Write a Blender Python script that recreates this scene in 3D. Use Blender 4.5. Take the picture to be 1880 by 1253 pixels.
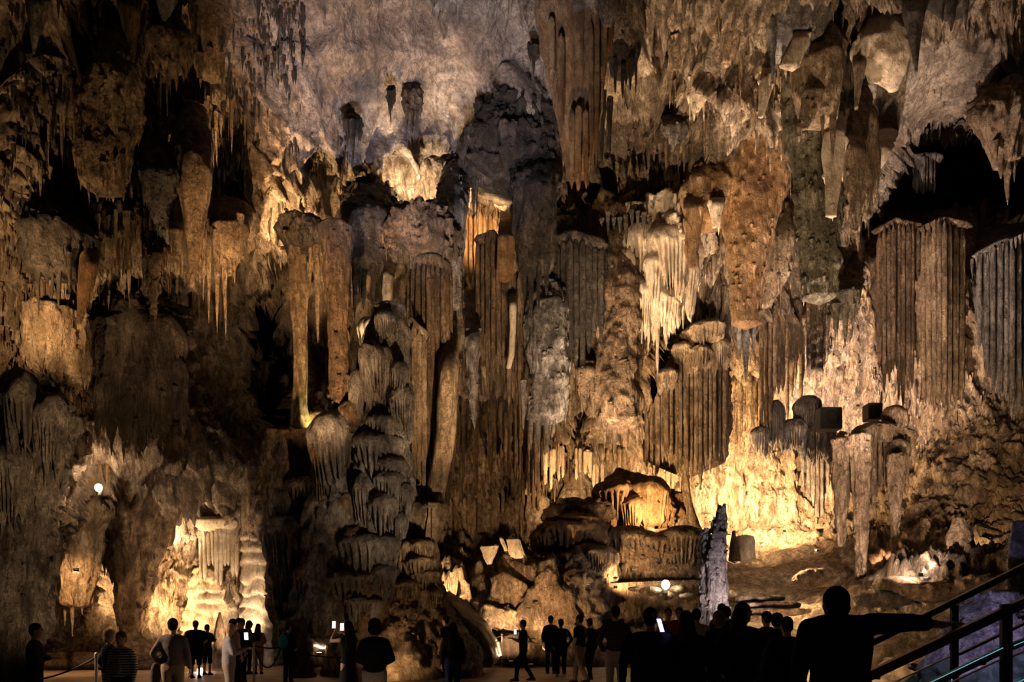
import bpy, bmesh, math, random
import numpy as np
from mathutils import Vector, Matrix
for o in list(bpy.data.objects): bpy.data.objects.remove(o)
SC = bpy.context.scene
COL = SC.collection
rnd = random.Random(7)
# ------------------------------------------------------------------ camera
F, CX, HZ, CAMZ = 1250.0, 940.0, 1139.0, 1.75      # focal length in px, principal column, horizon row, eye height
cam = bpy.data.cameras.new('camera'); camo = bpy.data.objects.new('camera', cam); COL.objects.link(camo)
cam.sensor_fit = 'HORIZONTAL'; cam.sensor_width = 36.0; cam.lens = 36.0*F/1880.0
cam.shift_y = (HZ-626.5)/1880.0; cam.clip_end = 300; cam.clip_start = 0.05
camo.location = (0, 0, CAMZ); camo.rotation_euler = (math.pi/2, 0, 0)
SC.camera = camo
# ------------------------------------------------------------------ world and exposure
w = bpy.data.worlds.new('cave_air'); SC.world = w; w.use_nodes = True
w.node_tree.nodes['Background'].inputs[0].default_value = (1.0, 0.82, 0.66, 1)
w.node_tree.nodes['Background'].inputs[1].default_value = 0.007
vs = SC.view_settings
vs.view_transform = 'Standard'; vs.look = 'None'; vs.gamma = 1.0; vs.use_curve_mapping = False; vs.exposure = 0.55

def P(px, py, d):
    """pixel of the photograph and a distance into the cave -> a point in metres"""
    return Vector(((px-CX)/F*d, d, CAMZ+(HZ-py)/F*d))
# ------------------------------------------------------------------ noise
_r = np.random.RandomState(3)
_perm = np.concatenate([_r.permutation(256)]*3); _val = _r.rand(256)
def vn(x, y, z):
    xi = np.floor(x).astype(np.int64); yi = np.floor(y).astype(np.int64); zi = np.floor(z).astype(np.int64)
    fx = x-xi; fy = y-yi; fz = z-zi
    fx = fx*fx*(3-2*fx); fy = fy*fy*(3-2*fy); fz = fz*fz*(3-2*fz)
    xi &= 255; yi &= 255; zi &= 255
    def h(a, b, c): return _val[_perm[_perm[_perm[a & 255]+(b & 255)]+(c & 255)]]
    x0 = h(xi,yi,zi)*(1-fx)+h(xi+1,yi,zi)*fx; x1 = h(xi,yi+1,zi)*(1-fx)+h(xi+1,yi+1,zi)*fx
    x2 = h(xi,yi,zi+1)*(1-fx)+h(xi+1,yi,zi+1)*fx; x3 = h(xi,yi+1,zi+1)*(1-fx)+h(xi+1,yi+1,zi+1)*fx
    return (x0*(1-fy)+x1*fy)*(1-fz)+(x2*(1-fy)+x3*fy)*fz
def fbm(x, y, z, o=4):
    s = 0; a = 1.0; t = 0
    for i in range(o):
        s = s+a*vn(x+31.7*i, y+11.3*i, z+7.9*i); t += a; a *= .5; x = x*2.03; y = y*2.03; z = z*2.03
    return s/t*2-1
def ridge(x, y, z): return 1-np.abs(vn(x, y, z)*2-1)
# ------------------------------------------------------------------ materials
def nodes(name):
    m = bpy.data.materials.new(name); m.use_nodes = True
    nt = m.node_tree; return m, nt, nt.nodes['Principled BSDF']
def ramp(nt, src, stops, interp='LINEAR'):
    r = nt.nodes.new('ShaderNodeValToRGB'); r.color_ramp.interpolation = interp
    while len(r.color_ramp.elements) < len(stops): r.color_ramp.elements.new(.5)
    for e, (p, c) in zip(r.color_ramp.elements, stops):
        e.position = p; e.color = (c[0], c[1], c[2], 1) if hasattr(c, '__len__') else (c, c, c, 1)
    nt.links.new(src, r.inputs[0]); return r.outputs[0]
def rock(name, light, mid, dark, stain=.5, streak=.35, scale=1.0, rough=.75, bump=.6, pits=1.0, spec=.3, iso=False):
    m, nt, b = nodes(name); L = nt.links
    zs = 2.6 if iso else 1.0            # vault rock has no drip grain
    g = nt.nodes.new('ShaderNodeNewGeometry')
    def mp(s):
        n = nt.nodes.new('ShaderNodeVectorMath'); n.operation = 'MULTIPLY'; n.inputs[1].default_value = (s[0], s[1], min(1.0, s[2]*zs))
        L.new(g.outputs['Position'], n.inputs[0]); return n.outputs[0]
    def noise(v, sc, det=5, ro=.6, dist=0):
        n = nt.nodes.new('ShaderNodeTexNoise'); n.inputs['Scale'].default_value = sc; n.inputs['Detail'].default_value = det
        n.inputs['Roughness'].default_value = ro; n.inputs['Distortion'].default_value = dist
        L.new(v, n.inputs['Vector']); return n.outputs[0]
    base = noise(mp((1, 1, .7)), .9*scale, 8, .68, .4)
    col = ramp(nt, base, [(.30, dark), (.47, mid), (.64, light)])
    st = ramp(nt, noise(mp((1.6, 1.6, .16)), 1.5*scale, 6, .62, .3), [(.40, 1.0), (.60, 0.0)])       # dripping mineral streaks
    bl = ramp(nt, noise(mp((1, 1, 1)), .33*scale, 6, .7, .8), [(.42, 0.0), (.60, 1.0)])               # black-brown blotches
    fine = noise(mp((1, 1, .38)), 7.5, 6, .72)
    pt = ramp(nt, fine, [(.34, 1.0), (.47, 0.0)])                                                    # pits
    tiny = noise(mp((1, 1, .8)), 21, 5, .75)
    spk = ramp(nt, tiny, [(.36, 1.0), (.50, 0.0)])
    crk = ramp(nt, noise(mp((1.2, 1.2, .26)), 2.6*scale, 7, .75, .6), [(.40, 1.0), (.50, 0.0)])
    def mix(a, c, f, k):
        mm = nt.nodes.new('ShaderNodeMath'); mm.operation = 'MULTIPLY'; mm.inputs[1].default_value = k; L.new(f, mm.inputs[0])
        x = nt.nodes.new('ShaderNodeMix'); x.data_type = 'RGBA'; L.new(mm.outputs[0], x.inputs[0]); L.new(a, x.inputs[6])
        x.inputs[7].default_value = (*c, 1); return x.outputs[2]
    vo = nt.nodes.new('ShaderNodeTexVoronoi'); vo.feature = 'F1'; vo.inputs['Scale'].default_value = 4.2
    wv = nt.nodes.new('ShaderNodeVectorMath'); wv.operation = 'MULTIPLY_ADD'; wn = nt.nodes.new('ShaderNodeTexNoise'); wn.inputs['Scale'].default_value = 3.0; wn.inputs['Detail'].default_value = 3
    L.new(g.outputs['Position'], wn.inputs['Vector']); L.new(wn.outputs['Color'], wv.inputs[0]); wv.inputs[1].default_value = (.45,.45,.5); L.new(mp((1.1, 1.1, .36)), wv.inputs[2]); L.new(wv.outputs[0], vo.inputs['Vector'])
    knob = vo.outputs['Distance']; kr = ramp(nt, knob, [(.45, 0.0), (.78, 1.0)])
    dk = tuple(c*.30 for c in dark)
    ki = nt.nodes.new('ShaderNodeMath'); ki.operation = 'SUBTRACT'; ki.inputs[0].default_value = 1.0; L.new(knob, ki.inputs[1])
    col = mix(col, dk, st, streak); col = mix(col, dk, bl, stain); col = mix(col, dk, kr, .6*pits); col = mix(col, dk, crk, .68*pits); col = mix(col, dk, pt, .7*pits); col = mix(col, dk, spk, .6*pits)
    L.new(col, b.inputs['Base Color'])
    b.inputs['Roughness'].default_value = rough; b.inputs['Specular IOR Level'].default_value = spec
    fl = noise(mp((1, 1, .22)), 3.2, 4, .6)
    ad = nt.nodes.new('ShaderNodeMath'); ad.operation = 'ADD'; L.new(fl, ad.inputs[0]); L.new(fine, ad.inputs[1])
    ad0 = ad; ad = nt.nodes.new('ShaderNodeMath'); ad.operation = 'MULTIPLY_ADD'; ad.inputs[1].default_value = .45; L.new(tiny, ad.inputs[0]); L.new(ad0.outputs[0], ad.inputs[2])
    ad1 = ad; ad = nt.nodes.new('ShaderNodeMath'); ad.operation = 'MULTIPLY_ADD'; ad.inputs[1].default_value = .7*pits; L.new(ki.outputs[0], ad.inputs[0]); L.new(ad1.outputs[0], ad.inputs[2])
    bp = nt.nodes.new('ShaderNodeBump'); bp.inputs['Strength'].default_value = min(1, bump*1.6); bp.inputs['Distance'].default_value = .4*bump
    L.new(ad.outputs[0], bp.inputs['Height']); L.new(bp.outputs[0], b.inputs['Normal'])
    return m
M = {}
M['shell'] = rock('cave_rock', (.74,.61,.47), (.52,.40,.29), (.22,.155,.11), stain=.55, streak=.5, pits=1)
M['vault'] = rock('pale_vault_rock', (.66,.57,.50), (.50,.42,.365), (.25,.20,.17), stain=.5, streak=.2, pits=.75, iso=True)
M['tan']   = rock('tan_flowstone', (.74,.58,.41), (.54,.395,.26), (.26,.175,.11), stain=.35, streak=.45)
M['cream'] = rock('cream_calcite', (.80,.70,.57), (.62,.51,.39), (.34,.25,.17), stain=.15, streak=.2, pits=.5, bump=.45)
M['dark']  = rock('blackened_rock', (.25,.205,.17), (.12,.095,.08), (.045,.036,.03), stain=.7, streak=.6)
M['grey']  = rock('grey_limestone', (.50,.47,.47), (.34,.31,.30), (.15,.13,.125), stain=.45, streak=.45)
M['orange']= rock('iron_stained_calcite', (.60,.40,.22), (.43,.25,.115), (.19,.095,.04), stain=.3, streak=.4, pits=.6)
M['brown'] = rock('brown_flowstone', (.42,.30,.20), (.28,.185,.115), (.12,.075,.045), stain=.45, streak=.5)
M['olive'] = rock('mossy_rock', (.40,.36,.25), (.25,.22,.145), (.10,.085,.055), stain=.5, streak=.5)
M['smooth']= rock('worn_flowstone', (.52,.37,.24), (.42,.285,.175), (.26,.165,.10), stain=.15, streak=.2, pits=.25, bump=.22, rough=.6)
def plain(name, c, rough=.7, metal=0, emit=None, es=0, spec=.3, alpha=None, trans=0):
    m, nt, b = nodes(name)
    b.inputs['Base Color'].default_value = (*c, 1); b.inputs['Roughness'].default_value = rough
    b.inputs['Metallic'].default_value = metal; b.inputs['Specular IOR Level'].default_value = spec
    if trans: b.inputs['Transmission Weight'].default_value = trans; b.inputs['IOR'].default_value = 1.45
    if emit: b.inputs['Emission Color'].default_value = (*emit, 1); b.inputs['Emission Strength'].default_value = es
    return m
def cloth(name, c, c2=None, sc=40, kind='noise'):
    m, nt, b = nodes(name); L = nt.links
    tc = nt.nodes.new('ShaderNodeTexCoord')
    if kind == 'stripe' or kind == 'plaid':
        wv = nt.nodes.new('ShaderNodeTexWave'); wv.bands_direction = 'Z' if kind == 'stripe' else 'X'
        wv.inputs['Scale'].default_value = sc; L.new(tc.outputs['Object'], wv.inputs['Vector']); f = wv.outputs['Fac']
        if kind == 'plaid':
            w2 = nt.nodes.new('ShaderNodeTexWave'); w2.bands_direction = 'Z'; w2.inputs['Scale'].default_value = sc
            L.new(tc.outputs['Object'], w2.inputs['Vector'])
            mu = nt.nodes.new('ShaderNodeMath'); mu.operation = 'MULTIPLY'; L.new(f, mu.inputs[0]); L.new(w2.outputs['Fac'], mu.inputs[1]); f = mu.outputs[0]
        st = [(.35, c), (.6, c2)]
    else:
        n = nt.nodes.new('ShaderNodeTexNoise'); n.inputs['Scale'].default_value = sc; n.inputs['Detail'].default_value = 3
        L.new(tc.outputs['Object'], n.inputs['Vector']); f = n.outputs[0]
        st = [(.3, tuple(v*.75 for v in c)), (.7, tuple(min(1, v*1.15) for v in c))]
    L.new(ramp(nt, f, st), b.inputs['Base Color'])
    b.inputs['Roughness'].default_value = .9; b.inputs['Specular IOR Level'].default_value = .1
    n2 = nt.nodes.new('ShaderNodeTexNoise'); n2.inputs['Scale'].default_value = 14; L.new(tc.outputs['Object'], n2.inputs['Vector'])
    bp = nt.nodes.new('ShaderNodeBump'); bp.inputs['Strength'].default_value = .35; bp.inputs['Distance'].default_value = .03
    L.new(n2.outputs[0], bp.inputs['Height']); L.new(bp.outputs[0], b.inputs['Normal'])
    return m
# ------------------------------------------------------------------ object helpers
def tag(o, label=None, cat=None, group=None, kind=None):
    if label: o['label'] = label
    if cat: o['category'] = cat
    if group: o['group'] = group
    if kind: o['kind'] = kind
    return o
def mesh_obj(name, verts, faces, mat, loc=(0,0,0), parent=None, smooth=True):
    me = bpy.data.meshes.new(name)
    if isinstance(verts, np.ndarray): verts = verts.tolist()
    if isinstance(faces, np.ndarray): faces = faces.tolist()
    me.from_pydata(verts, [], faces); me.update()
    if smooth: me.polygons.foreach_set('use_smooth', [True]*len(me.polygons))
    me.materials.append(M[mat] if isinstance(mat, str) else mat)
    o = bpy.data.objects.new(name, me); COL.objects.link(o); o.location = loc
    if parent: o.parent = parent
    return o
def bm_obj(name, bm, mat, loc=(0,0,0), parent=None, smooth=False):
    me = bpy.data.meshes.new(name); bm.to_mesh(me); bm.free()
    if smooth: me.polygons.foreach_set('use_smooth', [True]*len(me.polygons))
    me.materials.append(M[mat] if isinstance(mat, str) else mat)
    o = bpy.data.objects.new(name, me); COL.objects.link(o); o.location = loc
    if parent: o.parent = parent
    return o
def empty(name, loc, label, cat, group=None):
    o = bpy.data.objects.new(name, None); COL.objects.link(o); o.location = loc; o.empty_display_size = .2
    return tag(o, label, cat, group)
# ------------------------------------------------------------------ the cave shell: distances of the rock (m) every 100 px
_rows = [-400, -200, 0, 100, 200, 300, 400, 500, 600, 700, 800, 900, 1000, 1100, 1200, 1320]
_D = np.array([
 [10,10,10,11,11,12,12,13,13,13,13,13,13,13,13,13,13,13,13,13],
 [13,13,14,15,15,17,18,18,19,19,19,18,18,18,18,18,18,19,19,19],
 [16,16,17,18,19,21,22,23,24,24,23,22,23,23,22,22,23,24,24,24],
 [16,16.5,17,18.5,20,22,23,24,25,26,25,24,26,25,24,24,25,26,26,26],
 [16,17,17.5,19,21,23.5,24.5,25.5,27,27,26,28,29,26,25,26,27,29,29,28],
 [16,17.5,18,19,22,24.5,25.5,26.5,27.5,28,28,30,30,28,26.5,27,30,37,39,34],
 [17,18,18,19,23,26,27,29,30,30,30,31,30,29,28,29,34,40,42,40],
 [18,18.5,20,22.5,26,31,29,30,31,31,31,31,30,30,30,33,37,38,38,37],
 [18,18.5,21,24,28,32,29,31,32,32,32,32,34,33,33,38,39,38,37,36],
 [17,18.5,21.5,24,28,32,29,31,33,33,33,34,36,36,37,39,39,38,37,36],
 [17,18.5,21,22.5,25,28,27,30,34,35,35,36,38,38,38,39,39,38,36,35],
 [17.5,19.5,24.5,25.5,26.5,27,26,30,35,36,36,38,39,39,39,39,38,36,34,33],
 [18,20.5,27.5,28.5,28.5,28,25,29,34,35,35,36,38,38,38,37,36,33,32,30],
 [19,22,28.5,29,29,28.5,25,27,28.5,29,30,30,30,30,28.5,27,26,25,24,23],
 [22,26,29,29.5,29.5,28,25,25,26,26.5,26,25.5,25,24.5,24,23.5,23,22.5,22,21],
 [22,26,29,29.5,29.5,28,25,25,26,26.5,26,25.5,25,24.5,24,23.5,23,22.5,22,21]], float)
def _cr(p0, p1, p2, p3, t):
    return p1+.5*t*(p2-p0+t*(2*p0-5*p1+4*p2-p3+t*(3*(p1-p2)+p3-p0)))
_ry = np.array(_rows, float)
def DD(px, py):
    px = np.asarray(px, float); py = np.asarray(py, float)
    u = np.clip(px/100.0, 0, 18.999); v = np.clip(np.interp(py, _ry, np.arange(len(_ry))), 0, len(_ry)-1.001)
    i = u.astype(int); j = v.astype(int); fu = u-i; fv = v-j
    def C(a, n): return np.clip(a, 0, n-1)
    rows = []
    for k in (-1, 0, 1, 2):
        jj = C(j+k, len(_ry))
        rows.append(_cr(_D[jj, C(i-1,20)], _D[jj, C(i,20)], _D[jj, C(i+1,20)], _D[jj, C(i+2,20)], fu))
    return _cr(rows[0], rows[1], rows[2], rows[3], fv)
# worn, smooth places of the rock: (px, py, half width, half height)
SMOOTH = [(870,110,110,170),(720,110,150,150),(1450,1070,150,90),(1420,1170,190,60),(1720,160,120,90),(1700,1170,160,50)]
nx, ny = 700, 470
gx, gy = np.meshgrid(np.linspace(-330, 2210, nx), np.linspace(-380, 1300, ny))
d0 = DD(gx, gy)
# hollows and openings that run deeper into the rock: (outline in px, extra metres, softness px)
CAV = [([(1588,402),(1625,318),(1690,245),(1790,222),(1900,262),(2000,330),(1960,395),(1800,388),(1690,398)], 14, 14),
       ([(448,520),(500,500),(535,520),(530,640),(528,800),(480,820),(430,700),(425,600)], 5, 22),
       ([(1180,690),(1215,600),(1262,548),(1262,640),(1235,720),(1190,770)], 5, 12),
       ([(1035,760),(1075,720),(1110,740),(1105,810),(1030,830)], 5, 14),
       ([(985,895),(1040,890),(1060,930),(990,965)], 3, 12), ([(800,1085),(870,1095),(868,1120),(800,1118)], 2.5, 10),
       ([(50,955),(95,950),(115,985),(90,1015),(52,1005)], 3, 10), ([(1180,560),(1240,540),(1235,575),(1190,600)], 3, 12),
       ([(1725,835),(1750,830),(1755,865),(1735,870)], 2, 8), ([(1800,1000),(1880,985),(1880,1035),(1805,1035)], 3, 10)]
def inside(pts, soft):
    n = len(pts); ins = np.zeros(gx.shape, bool); dm = np.full(gx.shape, 1e9)
    for i in range(n):
        (x1, y1), (x2, y2) = pts[i], pts[(i+1) % n]
        c = ((y1 > gy) != (y2 > gy)) & (gx < (x2-x1)*(gy-y1)/(y2-y1+1e-9)+x1); ins ^= c
        L2 = (x2-x1)**2+(y2-y1)**2; t = np.clip(((gx-x1)*(x2-x1)+(gy-y1)*(y2-y1))/L2, 0, 1)
        dm = np.minimum(dm, np.hypot(gx-x1-t*(x2-x1), gy-y1-t*(y2-y1)))
    s = np.where(ins, dm, -dm)+10*fbm(gx*.02, gy*.02, gx*0, 3)
    t = np.clip(s/soft, 0, 1); return t*t*(3-2*t)
for pts, ex, so in CAV: d0 = d0+ex*inside(pts, so)
X = (gx-CX)/F*d0; Y = d0.copy(); Z = CAMZ+(HZ-gy)/F*d0
S = np.stack([X, Y, Z], -1)
du = np.gradient(S, axis=1); dv = np.gradient(S, axis=0)
N = np.cross(du, dv); N /= np.linalg.norm(N, axis=-1, keepdims=True)
N *= np.where((N*(np.array([0, 0, CAMZ])-S)).sum(-1, keepdims=True) < 0, -1, 1)                     # into the hall
sm = np.zeros_like(X)
for (a, b, c, e) in SMOOTH: sm = np.maximum(sm, np.exp(-(((gx-a)/c)**2+((gy-b)/e)**2)**2))
rgh = 1-.86*sm
wx = X+1.2*fbm(X*.3, Y*.3, Z*.3, 2); wy = Y; wz = Z+1.0*fbm(X*.3+9, Y*.3, Z*.3, 2)
h = 1.5*fbm(wx*.24, wy*.24, wz*.2, 3)
edge = np.clip((gx+40)/200, .25, 1)
fl = ridge(wx*1.15, wy*1.15, wz*.2)**2*edge; fl2 = ridge(wx*2.7+5, wy*2.7, wz*.34)*edge
lum = fbm(wx*.75, wy*.75, wz*.6, 3)
h = h*(.35+.65*rgh)+rgh*(.85*fl+.55*fl2+.55*np.abs(lum)-.4)+rgh*.30*fbm(X*2.4, Y*2.4, Z*1.5, 3)+rgh*.17*fbm(X*6, Y*6, Z*3.4, 2)-rgh*.22*ridge(X*3.9+3, Y*3.9, Z*1.0)**4-rgh*.16*ridge(X*5.5, Y*5.5+4, Z*1.5)**4
h -= .45*np.clip((900-gy)/200, 0, 1)*rgh
h *= np.clip((1215-gy)/60, .25, 1)
# smooth beam of rock running down across the vault
bx0, by0, bx1, by1 = 800., -120., 965., 250.
bl_ = math.hypot(bx1-bx0, by1-by0); bu = ((gx-bx0)*(bx1-bx0)+(gy-by0)*(by1-by0))/bl_; bw = ((gx-bx0)*(by1-by0)-(gy-by0)*(bx1-bx0))/bl_
bs = np.clip((60-np.abs(bw))/16, 0, 1)*np.clip((bl_-bu)/60, 0, 1); bs = bs*bs*(3-2*bs); h = h*(1-.85*bs)+1.0*bs
S2 = S+N*h[..., None]
S2[..., 2] -= rgh*np.clip(fl*fl2-.25, 0, 1)*1.1*np.clip((1050-gy)/200, 0, 1)      # ridges drip downwards
Q = np.arange(nx*ny).reshape(ny, nx)
qf = np.stack([Q[:-1,:-1].ravel(), Q[1:,:-1].ravel(), Q[1:,1:].ravel(), Q[:-1,1:].ravel()], -1)
shell = mesh_obj('wall_cave', S2.reshape(-1, 3), qf, 'shell')
tag(shell, 'rough limestone wall and vault of the great cave hall', 'cave wall', kind='structure')
shell.data.materials.append(M['vault'])
vm = np.zeros_like(X)
for (a, b, c, e) in [(780,120,270,210),(560,60,160,110),(1690,190,150,150)]: vm = np.maximum(vm, 1.25-np.sqrt(((gx-a)/c)**2+((gy-b)/e)**2))
vm = vm+.45*fbm(X*.5, Y*.5, Z*.5, 4)
shell.data.polygons.foreach_set('material_index', (vm[:-1,:-1] > .25).astype(np.int32).ravel()); shell.data.update()
def SH(px, py):
    """distance of the finished rock surface at a pixel"""
    i = int(round((px+330)/2540*(nx-1))); j = int(round((py+380)/1680*(ny-1)))
    return float(S2[min(max(j,0),ny-1), min(max(i,0),nx-1), 1])
# floor of the path
def floor_mat():
    m, nt, b = nodes('path_concrete'); L = nt.links
    g = nt.nodes.new('ShaderNodeNewGeometry'); n = nt.nodes.new('ShaderNodeTexNoise'); n.inputs['Scale'].default_value = 1.3; n.inputs['Detail'].default_value = 8
    L.new(g.outputs['Position'], n.inputs['Vector'])
    L.new(ramp(nt, n.outputs[0], [(.35, (.20,.135,.09)), (.65, (.36,.26,.18))]), b.inputs['Base Color'])
    b.inputs['Roughness'].default_value = .55
    bp = nt.nodes.new('ShaderNodeBump'); bp.inputs['Strength'].default_value = .3; bp.inputs['Distance'].default_value = .03
    L.new(n.outputs[0], bp.inputs['Height']); L.new(bp.outputs[0], b.inputs['Normal']); return m
M['floor'] = floor_mat()
fx, fy = np.meshgrid(np.linspace(-26, 22, 97), np.linspace(-3, 33, 73))
fz = .03*fbm(fx*.5, fy*.5, fx*0, 3)*np.clip((fy-14)/4, 0, 1)
q = np.arange(97*73).reshape(73, 97)
fo = mesh_obj('floor', np.stack([fx, fy, fz], -1).reshape(-1, 3), np.stack([q[:-1,:-1].ravel(), q[:-1,1:].ravel(), q[1:,1:].ravel(), q[1:,:-1].ravel()], -1), 'floor')
tag(fo, 'trodden brown visitor path across the cave floor', 'floor', kind='structure')
# ------------------------------------------------------------------ rock generators
def lathe_mesh(rows, d, kz=.9, flute=.10, ff=2.4, rough=.06, ribs=0, rib=.0, tier=0, per=1.0, step=3.4, segpx=2.8, seed=0, maxseg=110, droop=0, attach=None):
    """rows (py, left, right) down the outline of a dripstone; a round fluted body of real size around its axis"""
    rows = sorted(rows); py = np.array([r[0] for r in rows], float)
    xl = np.array([r[1] for r in rows], float); xr = np.array([r[2] for r in rows], float)
    n = int(min(170, max(10, (py[-1]-py[0])/step))); wmax = (xr-xl).max()
    seg = int(min(maxseg, max(9, wmax*1.9/segpx)))
    t = np.linspace(py[0], py[-1], n)
    def sm(a):
        b = np.interp(t, py, a); k = max(1, n//14); pad = np.pad(b, k, mode='edge')
        return np.convolve(pad, np.ones(2*k+1)/(2*k+1), 'valid')
    L_ = sm(xl); R_ = sm(xr)
    dd = np.interp(t, py, d) if hasattr(d, '__len__') else np.full(n, float(d))
    if attach is not None:                                  # the root leans back into the rock it grows from
        u = np.linspace(0, 1, n); dd = dd+max(0, min(6, attach-dd[0]))*np.clip(1-u/.38, 0, 1)**1.6
    cx = ((L_+R_)/2-CX)/F*dd; rr = np.maximum((R_-L_)/2/F*dd, .004); cz = CAMZ+(HZ-t)/F*dd
    th = np.linspace(0, 2*math.pi, seg, endpoint=False)
    T, Rr = np.meshgrid(th, rr); CXm = cx[:, None]; CZ = np.repeat(cz[:, None], seg, 1); DM = dd[:, None]
    ct, st = np.cos(T), np.sin(T)
    k = np.ones_like(T); o = seed*13.7
    x = CXm+Rr*ct; y = DM+Rr*st*kz
    k += flute*(2*ridge(x*ff+o, y*ff, CZ*ff*.12)-1)+flute*.5*(2*ridge(x*ff*2.3+o, y*ff*2.3, CZ*ff*.3)-1)
    k += flute*.35*(2*ridge(x*ff*5.1+o, y*ff*5.1, CZ*ff*.7)-1)
    k += rough*fbm(x*1.9+o, y*1.9, CZ*1.3, 4)*2.4+rough*.8*fbm(x*6.5+o, y*6.5, CZ*4, 2)
    k *= 1+.9*rough*fbm(CZ*.9+o, CZ*0, CZ*0, 3)
    if ribs: k += rib*(np.abs(np.sin(T*ribs/2+.6*np.sin(CZ*.7+o)))-.5)
    zoff = 0
    if tier:
        ph = CZ/per+1.5*fbm(x*.8+o, y*.8, CZ*.5, 2)+.3*vn(x*2.5+o, y*2.5, CZ*.5)
        fr = ph-np.floor(ph)                               # 0 at the fringe, 1 at the crown of each tier
        k += tier*((1-fr)**.6*np.clip(fr/.16, 0, 1)-.45)
        zoff = -tier*.5*per*ridge(x*3.4+o, y*3.4, CZ*.1)*np.clip(1-fr*1.6, 0, 1)
    if droop: zoff = zoff-droop*ridge(x*2.6+o, y*2.6, CZ*0)*np.linspace(0, 1, n)[:, None]**2
    k = np.maximum(k, .15)
    V = np.stack([CXm+Rr*k*ct, DM+Rr*k*st*kz, CZ+zoff], -1)
    c0 = [cx[0], dd[0], cz[0]+rr[0]*.2]; c1 = [cx[-1], dd[-1], cz[-1]-rr[-1]*.5]
    verts = np.concatenate([V.reshape(-1, 3), [c0, c1]])
    q = np.arange(n*seg).reshape(n, seg); qn = np.roll(q, -1, 1)
    fa = np.stack([q[:-1].ravel(), q[1:].ravel(), qn[1:].ravel(), qn[:-1].ravel()], -1).tolist()
    fa += [[n*seg, int(a), int(b)] for a, b in zip(q[0], qn[0])]+[[n*seg+1, int(b), int(a)] for a, b in zip(q[-1], qn[-1])]
    return verts, fa, Vector((cx[0], dd[0], cz[0])), Vector((cx[-1], dd[-1], cz[-1]))
_seed = [0]
def depth_of(rows, off, d, stand):
    if d is not None: return d
    r = sorted(rows)[-1 if stand else 0]
    return SH((r[1]+r[2])/2, min(max(r[0], -350), 1290))-off-.7
def DRIPS(V, n, l0, l1, wd, mat, parent, seed, org):
    r = np.random.RandomState(seed); Vo = []; Fc = []; c0 = V.mean(0)
    idx = r.randint(0, int(len(V)*.97), n)
    for i in idx:
        c = V[i]; ln = l0+(l1-l0)*r.rand()**2; rad = wd*r.uniform(.5, 1.2); b = len(Vo); a0 = r.uniform(0, 6); s = 5
        cc = c+(np.array([c0[0], c0[1], c[2]])-c)*.04
        for t, q in ((0, .8), (.3, 1.0), (.7, .45)):
            for j in range(s):
                a = a0+j*6.2832/s; rr = rad*q*r.uniform(.8, 1.2); Vo.append((cc[0]+rr*math.cos(a), cc[1]+rr*math.sin(a), cc[2]+rad-ln*t))
        Vo.append((cc[0], cc[1], cc[2]-ln))
        for k in range(2):
            for j in range(s): Fc.append((b+k*s+j, b+(k+1)*s+j, b+(k+1)*s+(j+1) % s, b+k*s+(j+1) % s))
        for j in range(s): Fc.append((b+2*s+j, b+3*s, b+2*s+(j+1) % s))
    o = mesh_obj('drip_fringe', Vo, Fc, mat, parent=parent); o['kind'] = 'stuff'; return o
def FORM(name, label, cat, rows, mat='tan', off=.25, d=None, stand=False, parent=None, drips=None, **kw):
    """one dripstone body; top-level when it has a label, else a part of parent"""
    _seed[0] += 1; dd = depth_of(rows, off, d, stand)
    att = None; lean = kw.pop('lean', True)
    if not stand and lean:
        r0 = sorted(rows)[0]; att = SH((r0[1]+r0[2])/2, max(r0[0], -350))
    v, f, a, b = lathe_mesh(rows, dd, seed=_seed[0], attach=att, **kw)
    org = b if stand else a; v = v-np.array(org)
    o = mesh_obj(name, v, f, mat, org)
    if drips is None: drips = 1.0 if kw.get('rough', .06) >= .08 else 0
    if drips:
        rs = sorted(rows); area = (rs[-1][0]-rs[0][0])*max(r[2]-r[1] for r in rs); dm = float(np.mean(dd))
        DRIPS(v, int(min(260, max(20, area/90))*drips), 5/F*dm, 34/F*dm, 5/F*dm, mat, o, _seed[0], org)
    if parent: o.parent = parent; o.location = org-parent.location
    if label: tag(o, label, cat)
    o['d'] = float(dd if not hasattr(dd, '__len__') else dd[0]); return o
# shared shapes for tips and pipes: unit length hanging down, unit radius
def unit_tip(seed, pipe=False):
    n, s = (34, 10) if pipe else (16, 9)
    t = np.linspace(0, 1, n); th = np.linspace(0, 2*math.pi, s, endpoint=False)
    if pipe: r = .72+.28*(1-t)**.7+.06*np.sin(t*57+seed)+.10*(vn(t*9, t*0+seed*3.1, t*0)-.5); r[-4:] *= [.9, .72, .5, .2]; r[:3] *= [.15, .6, .9]
    else: r = (1-t)**(.62+.2*(seed % 3))*.92+.05; r *= 1+.16*(vn(t*7, t*0+seed*2.3, t*0)-.5)*2
    T, R = np.meshgrid(th, r); z = np.repeat(-t[:, None], s, 1)
    k = 1+.16*(2*vn(np.cos(T)*1.6+seed*4, np.sin(T)*1.6, z*(5 if pipe else 3))-1)
    ox = (.12 if pipe else .35)*(vn(t*2.2, t*0+seed, t*0)-.5)[:, None]*t[:, None]*2
    V = np.stack([R*k*np.cos(T)+ox, R*k*np.sin(T), z], -1).reshape(-1, 3)
    q = np.arange(n*s).reshape(n, s); qn = np.roll(q, -1, 1)
    fa = np.stack([q[:-1].ravel(), q[1:].ravel(), qn[1:].ravel(), qn[:-1].ravel()], -1).tolist()
    fa += [[int(a) for a in q[0][::-1]], [int(a) for a in q[-1]]]
    return V, fa
_unit = {}
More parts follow.
